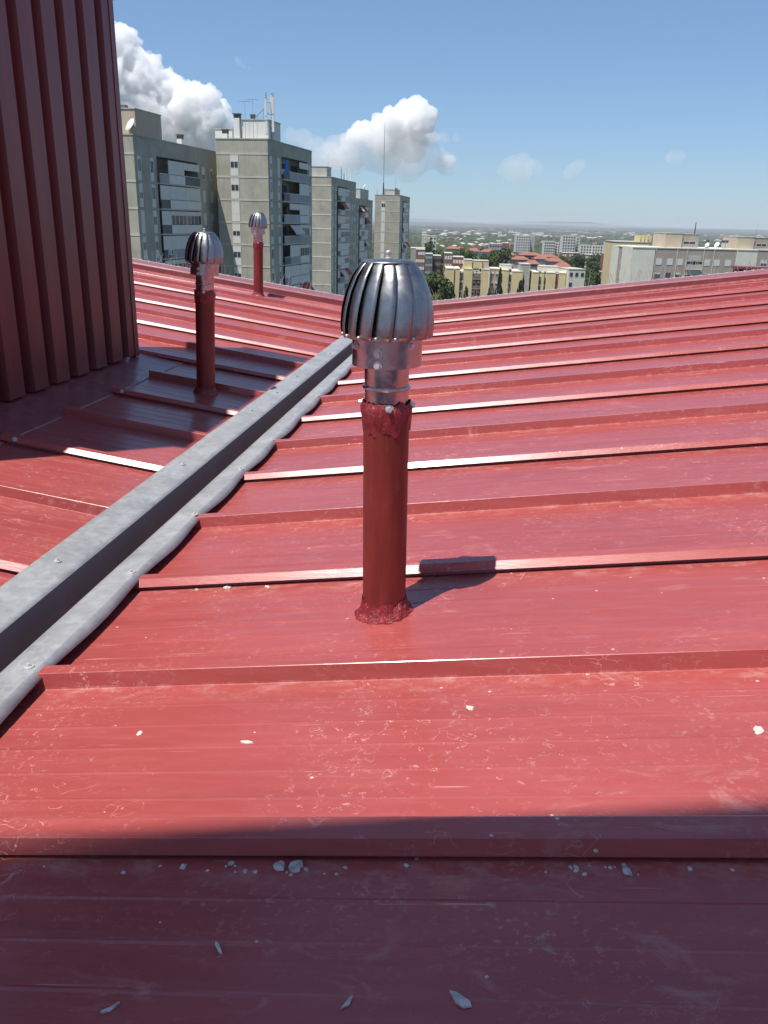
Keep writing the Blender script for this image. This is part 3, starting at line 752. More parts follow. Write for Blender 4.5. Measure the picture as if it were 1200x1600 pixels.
chimney(A, HA, -3.5, 20, 1.2); mast(A, HA, -2.1, 0.7, 13.4, 0.045, 2)
roof_box(B, HB, -4.0, -0.3, 1.2, 6.0, 2.3, 'white'); roof_box(B, HB, -9.9, -7.35, 6.0, 12.0, 2.6, 'white', z0=-0.8)
chimney(B, HB, -6.7, 2.0, 0.7); chimney(B, HB, -4.6, 1.2, 2.5, 0.8); chimney(B, HB, -3.1, 3.0, 2.6, 0.5); cell_array(B, HB, 0.3-0.9, 1.4, 5.6); mast(B, HB, -3.3, 0.7, 4.6, 0.03, 1); mast(B, HB, -2.2, 0.7, 4.8, 0.03, 1)
roof_box(T3, HC, -7.5, -1.2, 0.8, 5.0, 1.9, 'band'); chimney(T3, HC, -7.9, 1.2, 2.6, 1.0, 'band'); mast(T3, HC, -5.6, 1.0, 5.2, 0.16); mast(T3, HC, -1.0, 1.2, 4.5, 0.03)
for v, h in ((14, 2.6), (17, 1.6), (19, 2.8), (25, 3.0)): mast(T3, HC, -1.0, v, h, 0.18 if h > 2.7 else 0.1, mat='white' if h > 2.7 else 'metal_dark')
roof_box(D, HD, -3.0, -0.2, 8.0, 20.0, 2.4, 'band'); chimney(D, HD, -1.2, 1.5, 1.2, 0.6); chimney(D, HD, -1.2, 5.5, 1.3, 0.6); mast(D, HD, -1.5, 6.0, 5.0, 0.04); dish(D, HD, -0.6, 16, 0.7, 2.6)
roof_box(E_, HE, -4.8, -1.0, 1.0, 6.0, 1.4, 'band'); mast(E_, HE, -5.1, 0.7, 19.0, 0.11, 0); mast(E_, HE, -5.1, 0.75, 3.2, 0.28, 0, mat='metal_dark'); mast(E_, HE, -1.6, 0.8, 5.2, 0.04); MB().box(-1.7, -1.0, 0.4, 1.0, HE+0.14, HE+2.0).build('chimney', M['pdark'], E_); mast(E_, HE, -7.0, 1.0, 1.8, 0.08)

# generic blocks further off -------------------------------------------------
def block(label, name, x0, x1, yt, d, ang, length, mat, floors=0, cols=0, wmat='glass', ww=1.3, wh=1.4, side_cols=0, fl=2.9, group=None, roof=None, jitter=0.0, seed=0, cat='apartment block', base=None):
    rnd = random.Random(seed+int(x0*7))
    P = at(x0, yt, d); Q = at(x1, yt, d); a = YAW - radians(ang); ca = cos(radians(ang))
    wid = (Q-P).length*1.0/max(0.3, ca); zt = P.z; g = gz(P.x, P.y); H = zt-g
    root = empty(name, (P.x, P.y, g), (0, 0, a)); tag(root, label, cat, group)
    MB().box(0, wid, 0, length, 0, H).build('wall', M[mat], root)
    for k in range(floors):
        z = H-0.9-fl*k-wh
        if z < 0.5: break
        for i in range(cols):
            if rnd.random() < jitter: continue
            u = wid*(i+0.5)/cols
            window(root, 'front', u, z, ww, wh, single=True, frame=wmat, deep=0.08)
        for i in range(side_cols):
            v = length*(i+0.5)/side_cols
            o = window(root, 'side', v, z, ww, wh, single=True, frame=wmat, deep=0.08, x0=wid)
    MB().box(-0.1, wid+0.1, -0.1, length+0.1, H, H+0.18).build('roof_edge', M['band'], root)
    if roof == 'tile':
        rf = MB(); o_ = 0.7
        rf.v += [(-o_, -o_, H+0.18), (wid+o_, -o_, H+0.18), (wid+o_, length+o_, H+0.18), (-o_, length+o_, H+0.18), (wid*0.25, length/2, H+1.7), (wid*0.75, length/2, H+1.7)]
        rf.f += [(0, 1, 5, 4), (1, 2, 5), (2, 3, 4, 5), (3, 0, 4), (0, 3, 2, 1)]; rf.build('roof', M['tile'], root)
    return root, wid, H

# ochre flats beyond the coping
PXM = 4.9
def flats(label, x0, x1, yt, d, ang, segs, floors=8, up=()):
    P = at(x0, yt, d); g = gz(P.x, P.y); H = P.z-g; s = d/FPX*1.0
    root = empty('ochre_flats', (P.x, P.y, g), (0, 0, YAW-radians(ang))); tag(root, label, 'apartment block', 'ochre flats beyond the coping')
    for (a, b, kind, dz) in segs:
        ua, ub = (a-x0)*s, (b-x0)*s
        mat, back = {'o': ('ochre', 0), 's': ('beige', 3.5), 'd': ('brown', 0.8), 'w': ('pdark', 0.9), 'b': ('brown', 1.3), 'p': ('cream_wall', -0.15), 'g': ('conc2', -0.3)}[kind]
        MB().box(ua+0.002, ub-0.002, back, 12, 0, H+dz*s).build('wall', M[mat], root)
        MB().box(ua, ub, back-0.08, 12.1, H+dz*s, H+dz*s+0.25).build('roof_edge', M['cream_wall'], root)
        for k in range(floors):
            z = H-2.9*(k+1)
            if kind == 'b':
                sl = MB().box(ua+0.1, ub-0.1, 0.1, back, z, z+0.15).build('balcony', M['band'], root)
                MB().box(ua+0.1, ub-0.1, 0.1, 0.18, z+0.15, z+1.0).build('parapet', M['brown'], sl)
                n = 2
                for i in range(n): window(root, 'front', ua+(ub-ua)*(i+0.5)/n, z+0.9, (ub-ua)*0.34, 1.5, 0.5, 0, 0, back)
            elif kind == 'w':
                window(root, 'front', (ua+ub)/2, z+0.7, (ub-ua)*0.8, 1.7, 0.3, 0, 0, back)
            elif kind == 's':
                for i in range(2): window(root, 'front', ua+(ub-ua)*(0.35+0.4*i), z+0.7, 0.9, 1.6, 0.4, 0, 0, back)
    for (a, b, dz, mat, y0, y1) in up:
        roof_box(root, H, (a-x0)*s, (b-x0)*s, y0, y1, dz*s, mat, z0=0.26)
    return root
flats('ochre flats with a tall upper storey and a brown balcony bay', 697, 762, 420, 262, 2.0,
      [(697, 709.5, 'o', 0), (709.5, 711.2, 'd', -1), (711.2, 718, 'o', 0), (718, 724, 'w', -5), (724, 737, 'o', 0), (737, 750, 'b', -5), (750, 761, 'o', 0), (761, 763, 'p', 0.4),
       (763, 779, 's', 0.5), (779, 791, 'o', 0), (791, 796, 'w', -6), (796, 812, 'o', -1.5)], 8,
      [(724, 736, 12, 'ochre', 1.0, 9), (737.5, 751, 11, 'ochre', 1.2, 9), (752, 761, 11, 'tan', 2, 9), (780, 796, 6, 'cream_wall', 3, 9)])
block('plain grey blank-walled stair tower between the ochre flats', 'stair_tower', 814, 829, 413, 262, 2, 8, 'conc2', cat='stair tower')
flats('lower ochre flats with a white roof room and two narrow window slots', 833, 888, 426, 258, 3.0,
      [(833, 842, 'o', 0), (842, 846.5, 'w', -6), (846.5, 850, 'o', 0), (850, 853, 'w', -7), (853, 867, 'o', 0), (867, 872, 'd', -1), (872, 882, 'o', 0), (882, 888, 's', 0)], 7,
      [(844, 872, 7.5, 'cream_wall', 2, 9)])
block('cream block with few small windows beside the lower ochre flats', 'cream_block', 889, 916, 421, 256, -8, 10, 'cream_wall', 5, 3, ww=0.9, wh=1.1, jitter=0.5)
# beige block on the right
def beige_block():
    d, x0, yt = 193.0, 988, 387; P = at(x0, yt, d); g = gz(P.x, P.y); H = P.z-g; s = d/FPX
    root = empty('beige_block', (P.x, P.y, g), (0, 0, YAW+radians(5.5))); tag(root, 'long beige block with cream end walls and a row of white shutters', 'apartment block')
    U = lambda x: (x-x0)*s*1.10
    for a, b_, mat, y0 in ((988, 1020, 'cream_wall', -0.25), (1020, 1136, 'beige', 0), (1136, 1165, 'cream_wall', -0.25), (1165, 1230, 'beige', 2.5)):
        MB().box(U(a)+0.002, U(b_)-0.002, y0, 13, 0, H).build('wall', M[mat], root)
        MB().box(U(a), U(b_), y0-0.1, 13.1, H, H+0.22).build('roof_edge', M['cream_wall'], root)
    for k in range(4):
        z = H-2.2-1.35-k*3.0
        for x in (1027.5, 1043, 1057, 1096, 1109.5, 1125.5):
            window(root, 'front', U(x), z, 1.35, 1.4, 1.0 if k == 0 else random.choice([0.1, 0.3, 0.0]), 0, frame='beige' if k else 'shutter')
        sl = MB().box(U(1067.5), U(1087.5), -0.5, 0, z-0.9, z-0.72).build('balcony', M['cream_wall'], root)
        MB().box(U(1067.5), U(1087.5), -0.5, -0.42, z-0.72, z+0.15).build('parapet', M['band'], sl)
        for i in range(2): window(root, 'front', U(1072.5+10*i), z+0.2, 2.4 if i < 3 else 1, 0.75, 0, 0)
        MB().box(U(1068.5), U(1086.5), -0.06, 0, z+1.0, z+2.2).build('awning_box', M['band'], root)
        for x in (1170, 1185, 1199): window(root, 'front', U(x), z, 1.5, 1.4, 0.5, 0, 0, 2.5)
    for x in (1022, 1052, 1066, 1089.5, 1104): MB().tube((U(x), -0.07, 0), (U(x), -0.07, H), 0.06, 0.06, 6).build('downpipe', M['cream_wall'], root)
    a = roof_box(root, H, U(1040), U(1064), 3, 10, 3.1, 'tan'); b2 = roof_box(root, H, U(1064.2), U(1089), 3.4, 10, 3.0, 'beige')
    window(root, 'front', U(1076), H+0.9, 3.0, 0.7, 0, 0, 0, 3.4)
    roof_box(root, H, U(1143), U(1168), 3, 10, 2.7, 'tan'); roof_box(root, H, U(1168.2), U(1196), 3.4, 10, 2.6, 'beige'); window(root, 'front', U(1180), H+0.8, 2.6, 0.7, 0, 0, 0, 3.4)
    mast(root, H, U(1086), 5, 2.6, 0.14, z0=3.2, mat='metal_dark'); mast(root, H, U(1175), 5, 3.2, 0.03, z0=2.7)
    for x in (1105, 1128, 1133): chimney(root, H, U(x), 4.5, 1.3, 0.5, 'band')
    dish(root, H, U(1104), 4, 0.6); dish(root, H, U(1121), 5, 0.7)
beige_block()
y2, w2, h2 = block('yellow ochre slab with a stepped roof behind the beige block', 'ochre_slab', 962, 1014, 378, 214, 2, 12, 'ochre', 4, 0)
for i in range(4): MB().box(w2*0.72+i*0.9, w2*0.72+i*0.9+0.6, 2, 6, h2+0.18, h2+1.7).build('roof_fin', M['ochre'], y2)
gb, wgb, hgb = block('narrow grey-brown block with a red awning at the end of the beige block', 'narrow_block', 971.5, 987, 386, 199, 0, 8, 'beige', 3, 2, ww=0.8, wh=1.3)
am = MB(); am.quad((wgb*0.35, -0.02, hgb-1.6), (wgb*0.8, -0.02, hgb-1.2), (wgb*0.8, -1.0, hgb-2.9), (wgb*0.35, -1.0, hgb-3.1)); am.box(wgb*0.35, wgb*0.8, -1.04, -0.99, hgb-3.2, hgb-2.95); am.build('awning', M['red'], gb)
# clad parapet just past the coping on the right
pp = empty('clad_parapet', (4.0, 10.7, -0.07)); tag(pp, 'brown-red ribbed parapet just past the right end of the coping', 'parapet')
clad_sheet(pp, [(x_*0.55, y_*0.55) for x_, y_ in clad_face(9.0, 0)], 0.62, (0, 0, 0), (0, 0, 0), lambda x: -0.6)
MB().box(-0.03, 4.98, -0.02, 0.3, 0.62, 0.65).build('cap', M['coping'], pp); MB().box(0.0, 4.95, 0.03, 0.28, -1.2, 0.615).build('core_wall', M['clad'], pp)

# middle distance
MID = 'middle-distance blocks in the valley town'
block('white high-rise with dark windows standing apart by the wooded slope', 'white_tower', 807, 829, 368, 1000, 3, 22, 'tower_white', 11, 6, ww=1.6, wh=1.7, side_cols=0, cat='tower block')
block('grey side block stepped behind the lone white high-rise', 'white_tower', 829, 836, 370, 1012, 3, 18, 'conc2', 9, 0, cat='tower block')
block('broad low white high-rise left of the tallest white one', 'white_tower', 851, 868, 377, 960, 3, 18, 'tower_white', 9, 5, ww=1.8, wh=1.7, cat='tower block')
block('grey-white stepped wing joined to the broad low white high-rise', 'white_tower', 868, 880, 379, 968, 3, 16, 'cream_wall', 9, 3, ww=1.6, wh=1.7, cat='tower block')
block('tallest white high-rise, with a grey shaded flank', 'white_tower', 880, 900, 368, 940, 3, 20, 'tower_white', 11, 5, ww=1.7, wh=1.8, cat='tower block')
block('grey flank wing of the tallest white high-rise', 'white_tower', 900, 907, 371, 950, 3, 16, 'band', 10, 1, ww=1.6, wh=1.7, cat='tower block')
block('pale high-rise with few windows next to the brick flats', 'white_tower', 907.5, 925, 383, 930, 3, 16, 'tower_white', 8, 4, ww=1.6, wh=1.6, cat='tower block')
block('dusky pale high-rise wing above the brick flats', 'white_tower', 926, 946, 384, 925, 3, 16, 'cream_wall', 8, 5, ww=1.6, wh=1.6, cat='tower block')
block('slim white high-rise beside the yellow ochre slab', 'white_tower', 950, 963, 377, 640, 3, 16, 'tower_white', 13, 4, ww=1.3, wh=1.4, cat='tower block')
block('brown brick flats with white window bays below the tallest white high-rise', 'brick_flats', 879, 896, 395, 560, 3, 14, 'brown', 8, 5, 'shutter', 1.0, 1.3, jitter=0.15)
block('plain brown brick wing of the white-bayed flats', 'brick_flats', 896.3, 907, 395.5, 565, 3, 14, 'brick', 6, 0)
block('brown brick flats with dense white windows by the pines', 'brick_flats', 915, 929, 398, 540, 3, 14, 'brown', 8, 5, 'shutter', 0.95, 1.2, jitter=0.12)
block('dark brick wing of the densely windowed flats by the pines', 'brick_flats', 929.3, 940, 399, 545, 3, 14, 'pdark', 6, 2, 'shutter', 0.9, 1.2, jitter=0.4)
block('brick flats with white balcony stripes below the slim white high-rise', 'brick_flats', 947, 961, 397, 480, 3, 14, 'brick', 10, 4, 'shutter', 1.4, 0.9)
block('pale low block with brown roofline behind the pines', 'brick_flats', 943, 958, 426, 330, 3, 10, 'tan', 3, 4, 'shutter', 1.0, 1.2)
block('tan block above the trees with a white-topped wing', 'tan_block', 659, 672, 368, 640, 3, 14, 'tan', 6, 4, 'shutter', 1.1, 1.2, jitter=0.3)
block('white-topped wing of the tan block above the trees', 'tan_block', 672.3, 682, 369, 648, 3, 14, 'tower_white', 6, 2, ww=1.2, wh=1.3)
block('low grey flat-roofed block beside the last tower', 'grey_block', 642, 664, 388, 360, 2, 14, 'conc2', 1, 0)
block('brown brick house front with white windows behind the turbine cowl', 'brick_flats', 650, 664, 390, 352, 2, 12, 'brown', 5, 4, 'shutter', 0.8, 1.2, jitter=0.1)
block('dark glazed block with pale balcony lines among the trees', 'dark_block', 665, 676, 397, 345, 2, 12, 'pdark', 6, 3, 'pgrey', 0.8, 0.9)
block('dark glazed wing with a column of windows among the trees', 'dark_block', 677, 689, 400, 350, 2, 12, 'brown', 6, 3, 'glass', 0.9, 1.2)
block('brick corner flats with two columns of white windows', 'brick_flats', 695, 707, 396, 330, 2, 12, 'brown', 6, 3, 'shutter', 0.75, 1.3)
block('brick flats with a grid of white windows behind the ochre flats', 'brick_flats', 708, 725, 402, 325, 2, 12, 'brick', 5, 4, 'shutter', 0.85, 1.3)
block('dull green-grey block between the red roofs and the wood', 'grey_block', 765, 785, 381, 600, 3, 14, 'pgrey', 5, 5, 'glass', 1.2, 1.2)
block('red brick block at the end of the green-grey one', 'brick_flats', 785.5, 796, 380, 598, 3, 14, 'brick', 5, 1, 'brown', 1.2, 1.2)
RR = [(731, 750, 390, 470), (754, 776, 391, 480), (776, 804, 401, 430), (787, 806, 396, 520), (804, 826, 403, 410), (815, 848, 396, 500), (838, 856, 402, 430), (846, 872, 399, 470), (826, 842, 410, 380), (859, 880, 406, 400), (700, 716, 386, 560), (870, 890, 414, 340)]
RL = ['low red-tiled house at the upper edge of the trees', 'long red-tiled house below the green-grey block', 'broad red-tiled roof just behind the ochre flats', 'red-tiled house right under the red brick block', 'red-tiled house behind the grey stair tower', 'wide red-tiled house at the foot of the lone white high-rise', 'small red-tiled house between the stair tower and the brick flats', 'red-tiled house below the broad low white high-rise', 'low red-tiled house peeping over the lower ochre flats', 'red-tiled house next to the brown brick flats', 'small red-tiled house in the trees near the tan block', 'red-tiled roof behind the cream block']
for (x0, x1, y, d), lab in zip(RR, RL):
    block(lab, 'tiled_house', x0, x1, y+3, d, random.uniform(-6, 8), random.uniform(9, 13), random.choice(['brown', 'tan', 'cream_wall', 'brick']), 2, 5, 'shutter', 0.9, 1.0, roof='tile', cat='house')

# far villas: one prototype of each kind, copied
def villa_meshes(tile):
    a = MB().box(-0.5, 0.5, -0.5, 0.5, -0.6, 1.0).mesh('wall', M['white'])
    b = MB(); b.v += [(-0.58, -0.58, 1.0), (0.58, -0.58, 1.0), (0.58, 0.58, 1.0), (-0.58, 0.58, 1.0), (-0.2, 0, 1.42), (0.2, 0, 1.42)]
    b.f += [(0, 1, 5, 4), (1, 2, 5), (2, 3, 4, 5), (3, 0, 4), (0, 3, 2, 1)]
    return a, b.mesh('roof', M['tile'] if tile else M['tan'])
VM = [villa_meshes(True), villa_meshes(False)]
def villa(x, y, wd, dp, h, k, rz, label, group):
    r = empty('far_villa' if wd < 20 else 'far_block', (x, y, gz(x, y)), (0, 0, rz)); r.scale = (wd, dp, h); tag(r, label, 'house', group)
    ob('wall', VM[k][0], r); ob('roof', VM[k][1], r)
fwd = Vector((-sin(YAW), cos(YAW))); rgt = Vector((cos(YAW), sin(YAW)))
rv = random.Random(21)
for i in range(120):
    px = rv.choice([rv.uniform(645, 800), rv.gauss(735, 35), rv.uniform(650, 960)]); d = rv.uniform(1100, 3000)
    p = CAM.xy + fwd*d + rgt*((px-600)/FPX*d*1.06)
    villa(p.x, p.y, rv.uniform(7, 13), rv.uniform(6, 10), rv.uniform(4.5, 7.5), 0 if rv.random() < 0.35 else 1, rv.uniform(-0.6, 0.6), 'small pale villa among the trees of the far wooded slope', 'villas on the wooded slope')
for i in range(130):
    px = rv.uniform(640, 1215); d = rv.uniform(3300, 8000) if px > 900 else rv.uniform(3300, 6000)
    p = CAM.xy + fwd*d + rgt*((px-600)/FPX*d*1.06)
    villa(p.x, p.y, rv.uniform(14, 40), rv.uniform(10, 18), rv.uniform(6, 12), 1 if rv.random() < 0.8 else 0, rv.uniform(-0.6, 0.6), 'tiny pale building of the town near the horizon', 'town near the horizon')

# ------------------------------------------------------------------ trees
def crown_mesh(name, mat, seed, shape='round', n=900, q=0.055):
    """unit-size crown (radius about 0.5, height 1) of small leaf clumps gathered in lobes"""
    rnd = random.Random(seed); b = MB(); lobes = []
    if shape == 'round':
        for i in range(13):
            th = rnd.uniform(0, 2*pi); z = rnd.uniform(0.12, 0.86); rr = (0.36 if z < 0.6 else 0.24)*sqrt(rnd.random())
            lobes.append((Vector((rr*cos(th), rr*sin(th), z)), rnd.uniform(0.11, 0.22)))
    else:
        for i in range(22):
            z = i/22; th = i*2.4; rr = 0.30*(1-z)**0.8; lobes.append((Vector((rr*cos(th), rr*sin(th), 0.05+0.92*z)), 0.05+0.15*(1-z)))
    for i in range(n):
        c, r = rnd.choice(lobes); d = Vector((rnd.gauss(0, 1), rnd.gauss(0, 1), rnd.gauss(0, 0.8))).normalized()
        p = c + d*r*(rnd.random()**0.4)
        nrm = (d + Vector((rnd.uniform(-.7, .7), rnd.uniform(-.7, .7), rnd.uniform(-.2, .9)))).normalized()
        u = nrm.orthogonal().normalized(); v = nrm.cross(u); s = q*rnd.uniform(0.6, 1.3); a = rnd.uniform(0, pi)
        u, v = u*cos(a)+v*sin(a), v*cos(a)-u*sin(a)
        b.quad(p-u*s, p+v*s*0.6, p+u*s, p-v*s*0.6)
    return b.mesh(name, M[mat])
CR = [crown_mesh('crown', 'leaf', s, n=1100) for s in (1, 2, 3)]
CN = [crown_mesh('crown', 'leaf2', s, 'cone', 1000, 0.05) for s in (4, 5)]
TR = MB().tube((0, 0, -0.03), (0.01, 0, 0.35), 0.03, 0.022, 7).tube((0.01, 0, 0.35), (-0.02, 0.02, 0.75), 0.022, 0.008, 6).tube((0.0, 0, 0.3), (0.16, 0.05, 0.58), 0.014, 0.005, 5).tube((0.0, 0, 0.28), (-0.15, -0.08, 0.55), 0.014, 0.005, 5).mesh('trunk', M['bark'])
def tree(px, ytop, d, wd, kind, label, group=None):
    P = at(px, ytop, d); g = gz(P.x, P.y); H = P.z-g
    r = empty('conifer_tree' if kind == 'cone' else 'broadleaf_tree', (P.x, P.y, g), (0, 0, random.uniform(0, 6))); tag(r, label, 'tree', group)
    t = ob('trunk', TR, r); t.scale = (H*0.7, H*0.7, H*0.92 if kind == 'cone' else H*0.75)
    c = ob('crown', random.choice(CN if kind == 'cone' else CR), r, (0, 0, H*(0.12 if kind == 'cone' else 0.2))); c.scale = (wd, wd, H*(0.88 if kind == 'cone' else 0.8)); return r
tree(782.5, 417, 235, 5.0, 'cone', 'tall slim conifer in front of the recess of the ochre flats')
tree(729, 446, 235, 5.5, 'cone', 'short conifer at the foot of the ochre flats beside the brown balcony bay')
tree(816, 433, 235, 7.5, 'cone', 'bushy conifer in front of the grey stair tower')
tree(765, 448, 232, 4.0, 'cone', 'low conifer near the white pilaster of the ochre flats')
tree(672, 374, 560, 12, 'round', 'dark round tree in front of the tan block')
rt = random.Random(5)
for i in range(20):
    tree(rt.uniform(652, 700), rt.uniform(418, 448), rt.uniform(215, 330), rt.uniform(7, 11), 'round', 'leafy tree of the clump between the brick flats and the ochre flats', 'clump of trees beside the ochre flats')
for i in range(14):
    tree(rt.uniform(916, 962), rt.uniform(417, 432), rt.uniform(300, 400), rt.uniform(7, 10), 'round', 'leafy tree beyond the coping between the cream block and the yellow slab', 'trees between the cream block and the slab')
for i in range(44):
    tree(rt.uniform(680, 800), rt.uniform(384, 398), rt.uniform(380, 620), rt.uniform(9, 15), 'round', 'leafy tree in the wood around the red-tiled houses', 'trees around the red-tiled houses')
for i in range(14):
    tree(rt.uniform(800, 960), rt.uniform(394, 404), rt.uniform(480, 700), rt.uniform(9, 13), 'round', 'leafy tree at the feet of the white high-rises', 'trees below the white high-rises')
# far woodland: one mass
def woodland():
    b = MB(); rnd = random.Random(9)
    ico = bmesh.new(); bmesh.ops.create_icosphere(ico, subdivisions=2, radius=1.0)
    iv = [v.co.copy() for v in ico.verts]; jf = [tuple(v.index for v in f.verts) for f in ico.faces]; ico.free()
    for i in range(9000):
        d = 620*(9000/620)**(rnd.random()**0.85)
        p = CAM.xy + fwd*d + rgt*(rnd.uniform(-0.30, 0.62)*d)
        if noise.noise(Vector((p.x/420, p.y/420, 5.0))) < (-0.45 if d < 2600 else -0.12): continue
        big = 1.0 if d < 1600 else min(4.0, d/1600)
        s = Vector((rnd.uniform(4, 8)*big, rnd.uniform(4, 8)*big, rnd.uniform(4.0, 6.5)*min(1.35, big**0.4))); z = gz(p.x, p.y)
        if d < 1100 and p.y > 0 and 0.155 < (p-CAM.xy).dot(rgt)/d < 0.29: s.z *= 0.8
        k = len(b.v); sd = rnd.uniform(0, 99)
        for v in iv:
            f = 1+0.55*noise.noise(v*1.7+Vector((sd, 0, 0)))+0.35*noise.noise(v*4+Vector((sd, 3, 0)))
            b.v.append((p.x+v.x*s.x*f, p.y+v.y*s.y*f, z+s.z*0.55+v.z*s.z*f))
        b.f += [tuple(k+j for j in q) for q in jf]
    o = b.build('woodland', M['wood']); tag(o, 'dark green wood spreading over the plain towards the horizon', 'woodland', kind='stuff')
woodland()

# far mountain ridge in the haze
def ridge():
    b = MB(); n = 160
    for i in range(n+1):
        t = -0.25+0.75*i/n; d = 21500; p = CAM.xy+fwd*d+rgt*(t*d); q = CAM.xy+fwd*(d+2000)+rgt*(t*(d+2000))
        h = 25+90*max(0, noise.fractal(Vector((t*7, 1.7, 0)), 1.0, 2.0, 5))+60*math.exp(-((t-0.21)/0.06)**2)
        b.v += [(p.x, p.y, -60), (p.x+fwd.x*900, p.y+fwd.y*900, h), (q.x, q.y, -60)]
    for i in range(n):
        for k in range(2): b.f.append((i*3+k, (i+1)*3+k, (i+1)*3+k+1, i*3+k+1))
    tag(b.build('hills', plain('far_hills', (0.12, 0.12, 0.10, 1), 0.95), smooth=True), kind='structure')
ridge()

# ------------------------------------------------------------------ clouds (real vapour, far outside the haze)
def vapour(name, dens):
    m = bpy.data.materials.new(name); m.use_nodes = True; t = m.node_tree; t.nodes.clear()
    out = t.nodes.new('ShaderNodeOutputMaterial'); pv = t.nodes.new('ShaderNodeVolumePrincipled')
    pv.inputs['Color'].default_value = (1, 1, 1, 1); pv.inputs['Density'].default_value = dens; pv.inputs['Anisotropy'].default_value = 0.0
    t.links.new(pv.outputs[0], out.inputs['Volume']); return m
DC = 9000
def puffs(name, spots, d, mat, seed, vox, rough=1.0, parent=None):
    rnd = random.Random(seed); b = MB()
    ico = bmesh.new(); bmesh.ops.create_icosphere(ico, subdivisions=5, radius=1.0)
    iv = [v.co.copy() for v in ico.verts]; jf = [tuple(v.index for v in f.verts) for f in ico.faces]; ico.free()
    for (px, py, r) in spots:
        dd = d*(1+rnd.uniform(-0.02, 0.02)); c = at(px, py, dd); R = r/FPX*dd; k = len(b.v)
        for v in iv:
            p = c+v*R; f = 0.0; amp = 0.26*rough; q = p*(1.9/(d*0.03))+Vector((seed*3.1, 0, 0))
            for o_ in range(5):
                f += amp*(abs(noise.noise(q))*2-0.40); q = q*2.07; amp *= 0.62
            b.v.append(tuple(c+v*(R*(1+f))))
        b.f += [tuple(k+j for j in q) for q in jf]
    o = b.build(name, mat, parent)
    rm = o.modifiers.new('skin', 'REMESH'); rm.mode = 'VOXEL'; rm.voxel_size = vox; rm.adaptivity = 0.0
    return o
VD, VM_, VT = vapour('cloud_dense', 0.017), vapour('cloud_medium', 0.0060), vapour('cloud_thin', 0.0022)
def cloud(label, dense, medium, thin, seed):
    P = at(*( (dense or medium or thin)[0][:2] ), DC); root = None
    first = True
    for nm, sp, mt, vx, rg in (('billows', dense, VD, 11, 1.0), ('veil', medium, VM_, 16, 0.9), ('thin_veil', thin, VT, 20, 0.8)):
        if not sp: continue
        if root is None and not ((medium or thin) if nm == 'billows' else (thin and nm == 'veil')):
            root = puffs('cloud', sp, DC, mt, seed, vx, rg); break
        if root is None: root = empty('cloud', (0, 0, 0))
        puffs(nm, sp, DC, mt, seed, vx, rg, root)
    tag(root, label, 'cloud'); return root
cloud('big white cumulus cloud rising behind the clad chimney stack',
      [(170, 75, 34), (195, 62, 19), (186, 105, 42), (160, 140, 60), (228, 118, 28), (213, 140, 40), (258, 146, 30), (248, 172, 36), (298, 160, 26), (324, 156, 20), (338, 172, 17), (296, 180, 30), (215, 175, 46), (330, 185, 20)],
      [(215, 205, 52), (150, 205, 60), (270, 205, 42), (325, 202, 30), (350, 196, 18)], [(200, 235, 60), (300, 228, 50), (352, 222, 30)], 1)
cloud('white cumulus cloud above the last grey tower',
      [(653, 168, 15), (634, 178, 18), (612, 188, 18), (656, 186, 22), (674, 178, 10), (594, 193, 14), (566, 205, 14), (552, 214, 11), (628, 198, 20), (655, 215, 13), (640, 232, 10)],
      [(625, 215, 26), (660, 212, 20), (590, 214, 20), (545, 222, 14), (645, 236, 18), (675, 215, 10), (605, 222, 20)],
      [(600, 240, 28), (560, 236, 26), (640, 250, 30), (680, 246, 18), (530, 240, 24)], 2)
cloud('small wisp of cloud right of the cumulus above the last tower', [], [(700, 252, 9), (690, 248, 6), (708, 249, 6)], [(712, 216, 7), (693, 216, 9), (697, 258, 16)], 3)
cloud('faint low cloud over the lone white high-rise', [], [], [(800, 258, 14), (815, 256, 14), (832, 262, 12), (790, 266, 12), (812, 268, 20), (840, 266, 10)], 4)
cloud('small faint cloud puff with a pointed left side', [], [], [(893, 268, 11), (902, 260, 10), (909, 258, 8), (884, 274, 7)], 5)
cloud('faint oval cloud high over the beige block', [], [], [(1050, 245, 9), (1060, 246, 10), (1044, 247, 7)], 6)
cloud('low faint bank of cloud between the second and third towers', [], [], [(455, 214, 12), (475, 216, 14), (495, 234, 18), (520, 244, 20), (545, 250, 22), (500, 255, 22)], 7)
cloud('thin curved wisp high beside the big cumulus', [], [], [(370, 92, 5), (374, 98, 5), (381, 103, 4), (389, 107, 3)], 8)

# ------------------------------------------------------------------ loose bits on the roof
def chunk(label, x, y, size, flat, seed, mat='stone', lap=False, name='mortar_chunk'):
    b = MB(); ico = bmesh.new(); bmesh.ops.create_icosphere(ico, subdivisions=2, radius=1.0)
    rnd = random.Random(seed)
    for v in ico.verts:
        f = 1+0.45*noise.noise(v.co*1.3+Vector((seed, 0, 0)))+0.25*noise.noise(v.co*3.1+Vector((0, seed, 0)))
        b.v.append((v.co.x*size*f, v.co.y*size*0.75*f, max(-0.25*size*flat, v.co.z*size*flat*f)))
    b.f = [tuple(v.index for v in f.verts) for f in ico.faces]; ico.free()
    side = 1 if x > 0 else -1
    o = b.build(name, M[mat], None, (x, y, zr(x)+0.2*size*flat), (0, -side*0.137, rnd.uniform(0, 6)))
    tag(o, label, 'debris'); return o
def on_roof(px, py, side=1, up=0.0):
    v = _f + _R*((px-600)/FPX) + _U*((800-py)/FPX); s = side*SL
    t = (s*CAM.x+up-CAM.z)/(v.z-s*v.x); return CAM+v*t
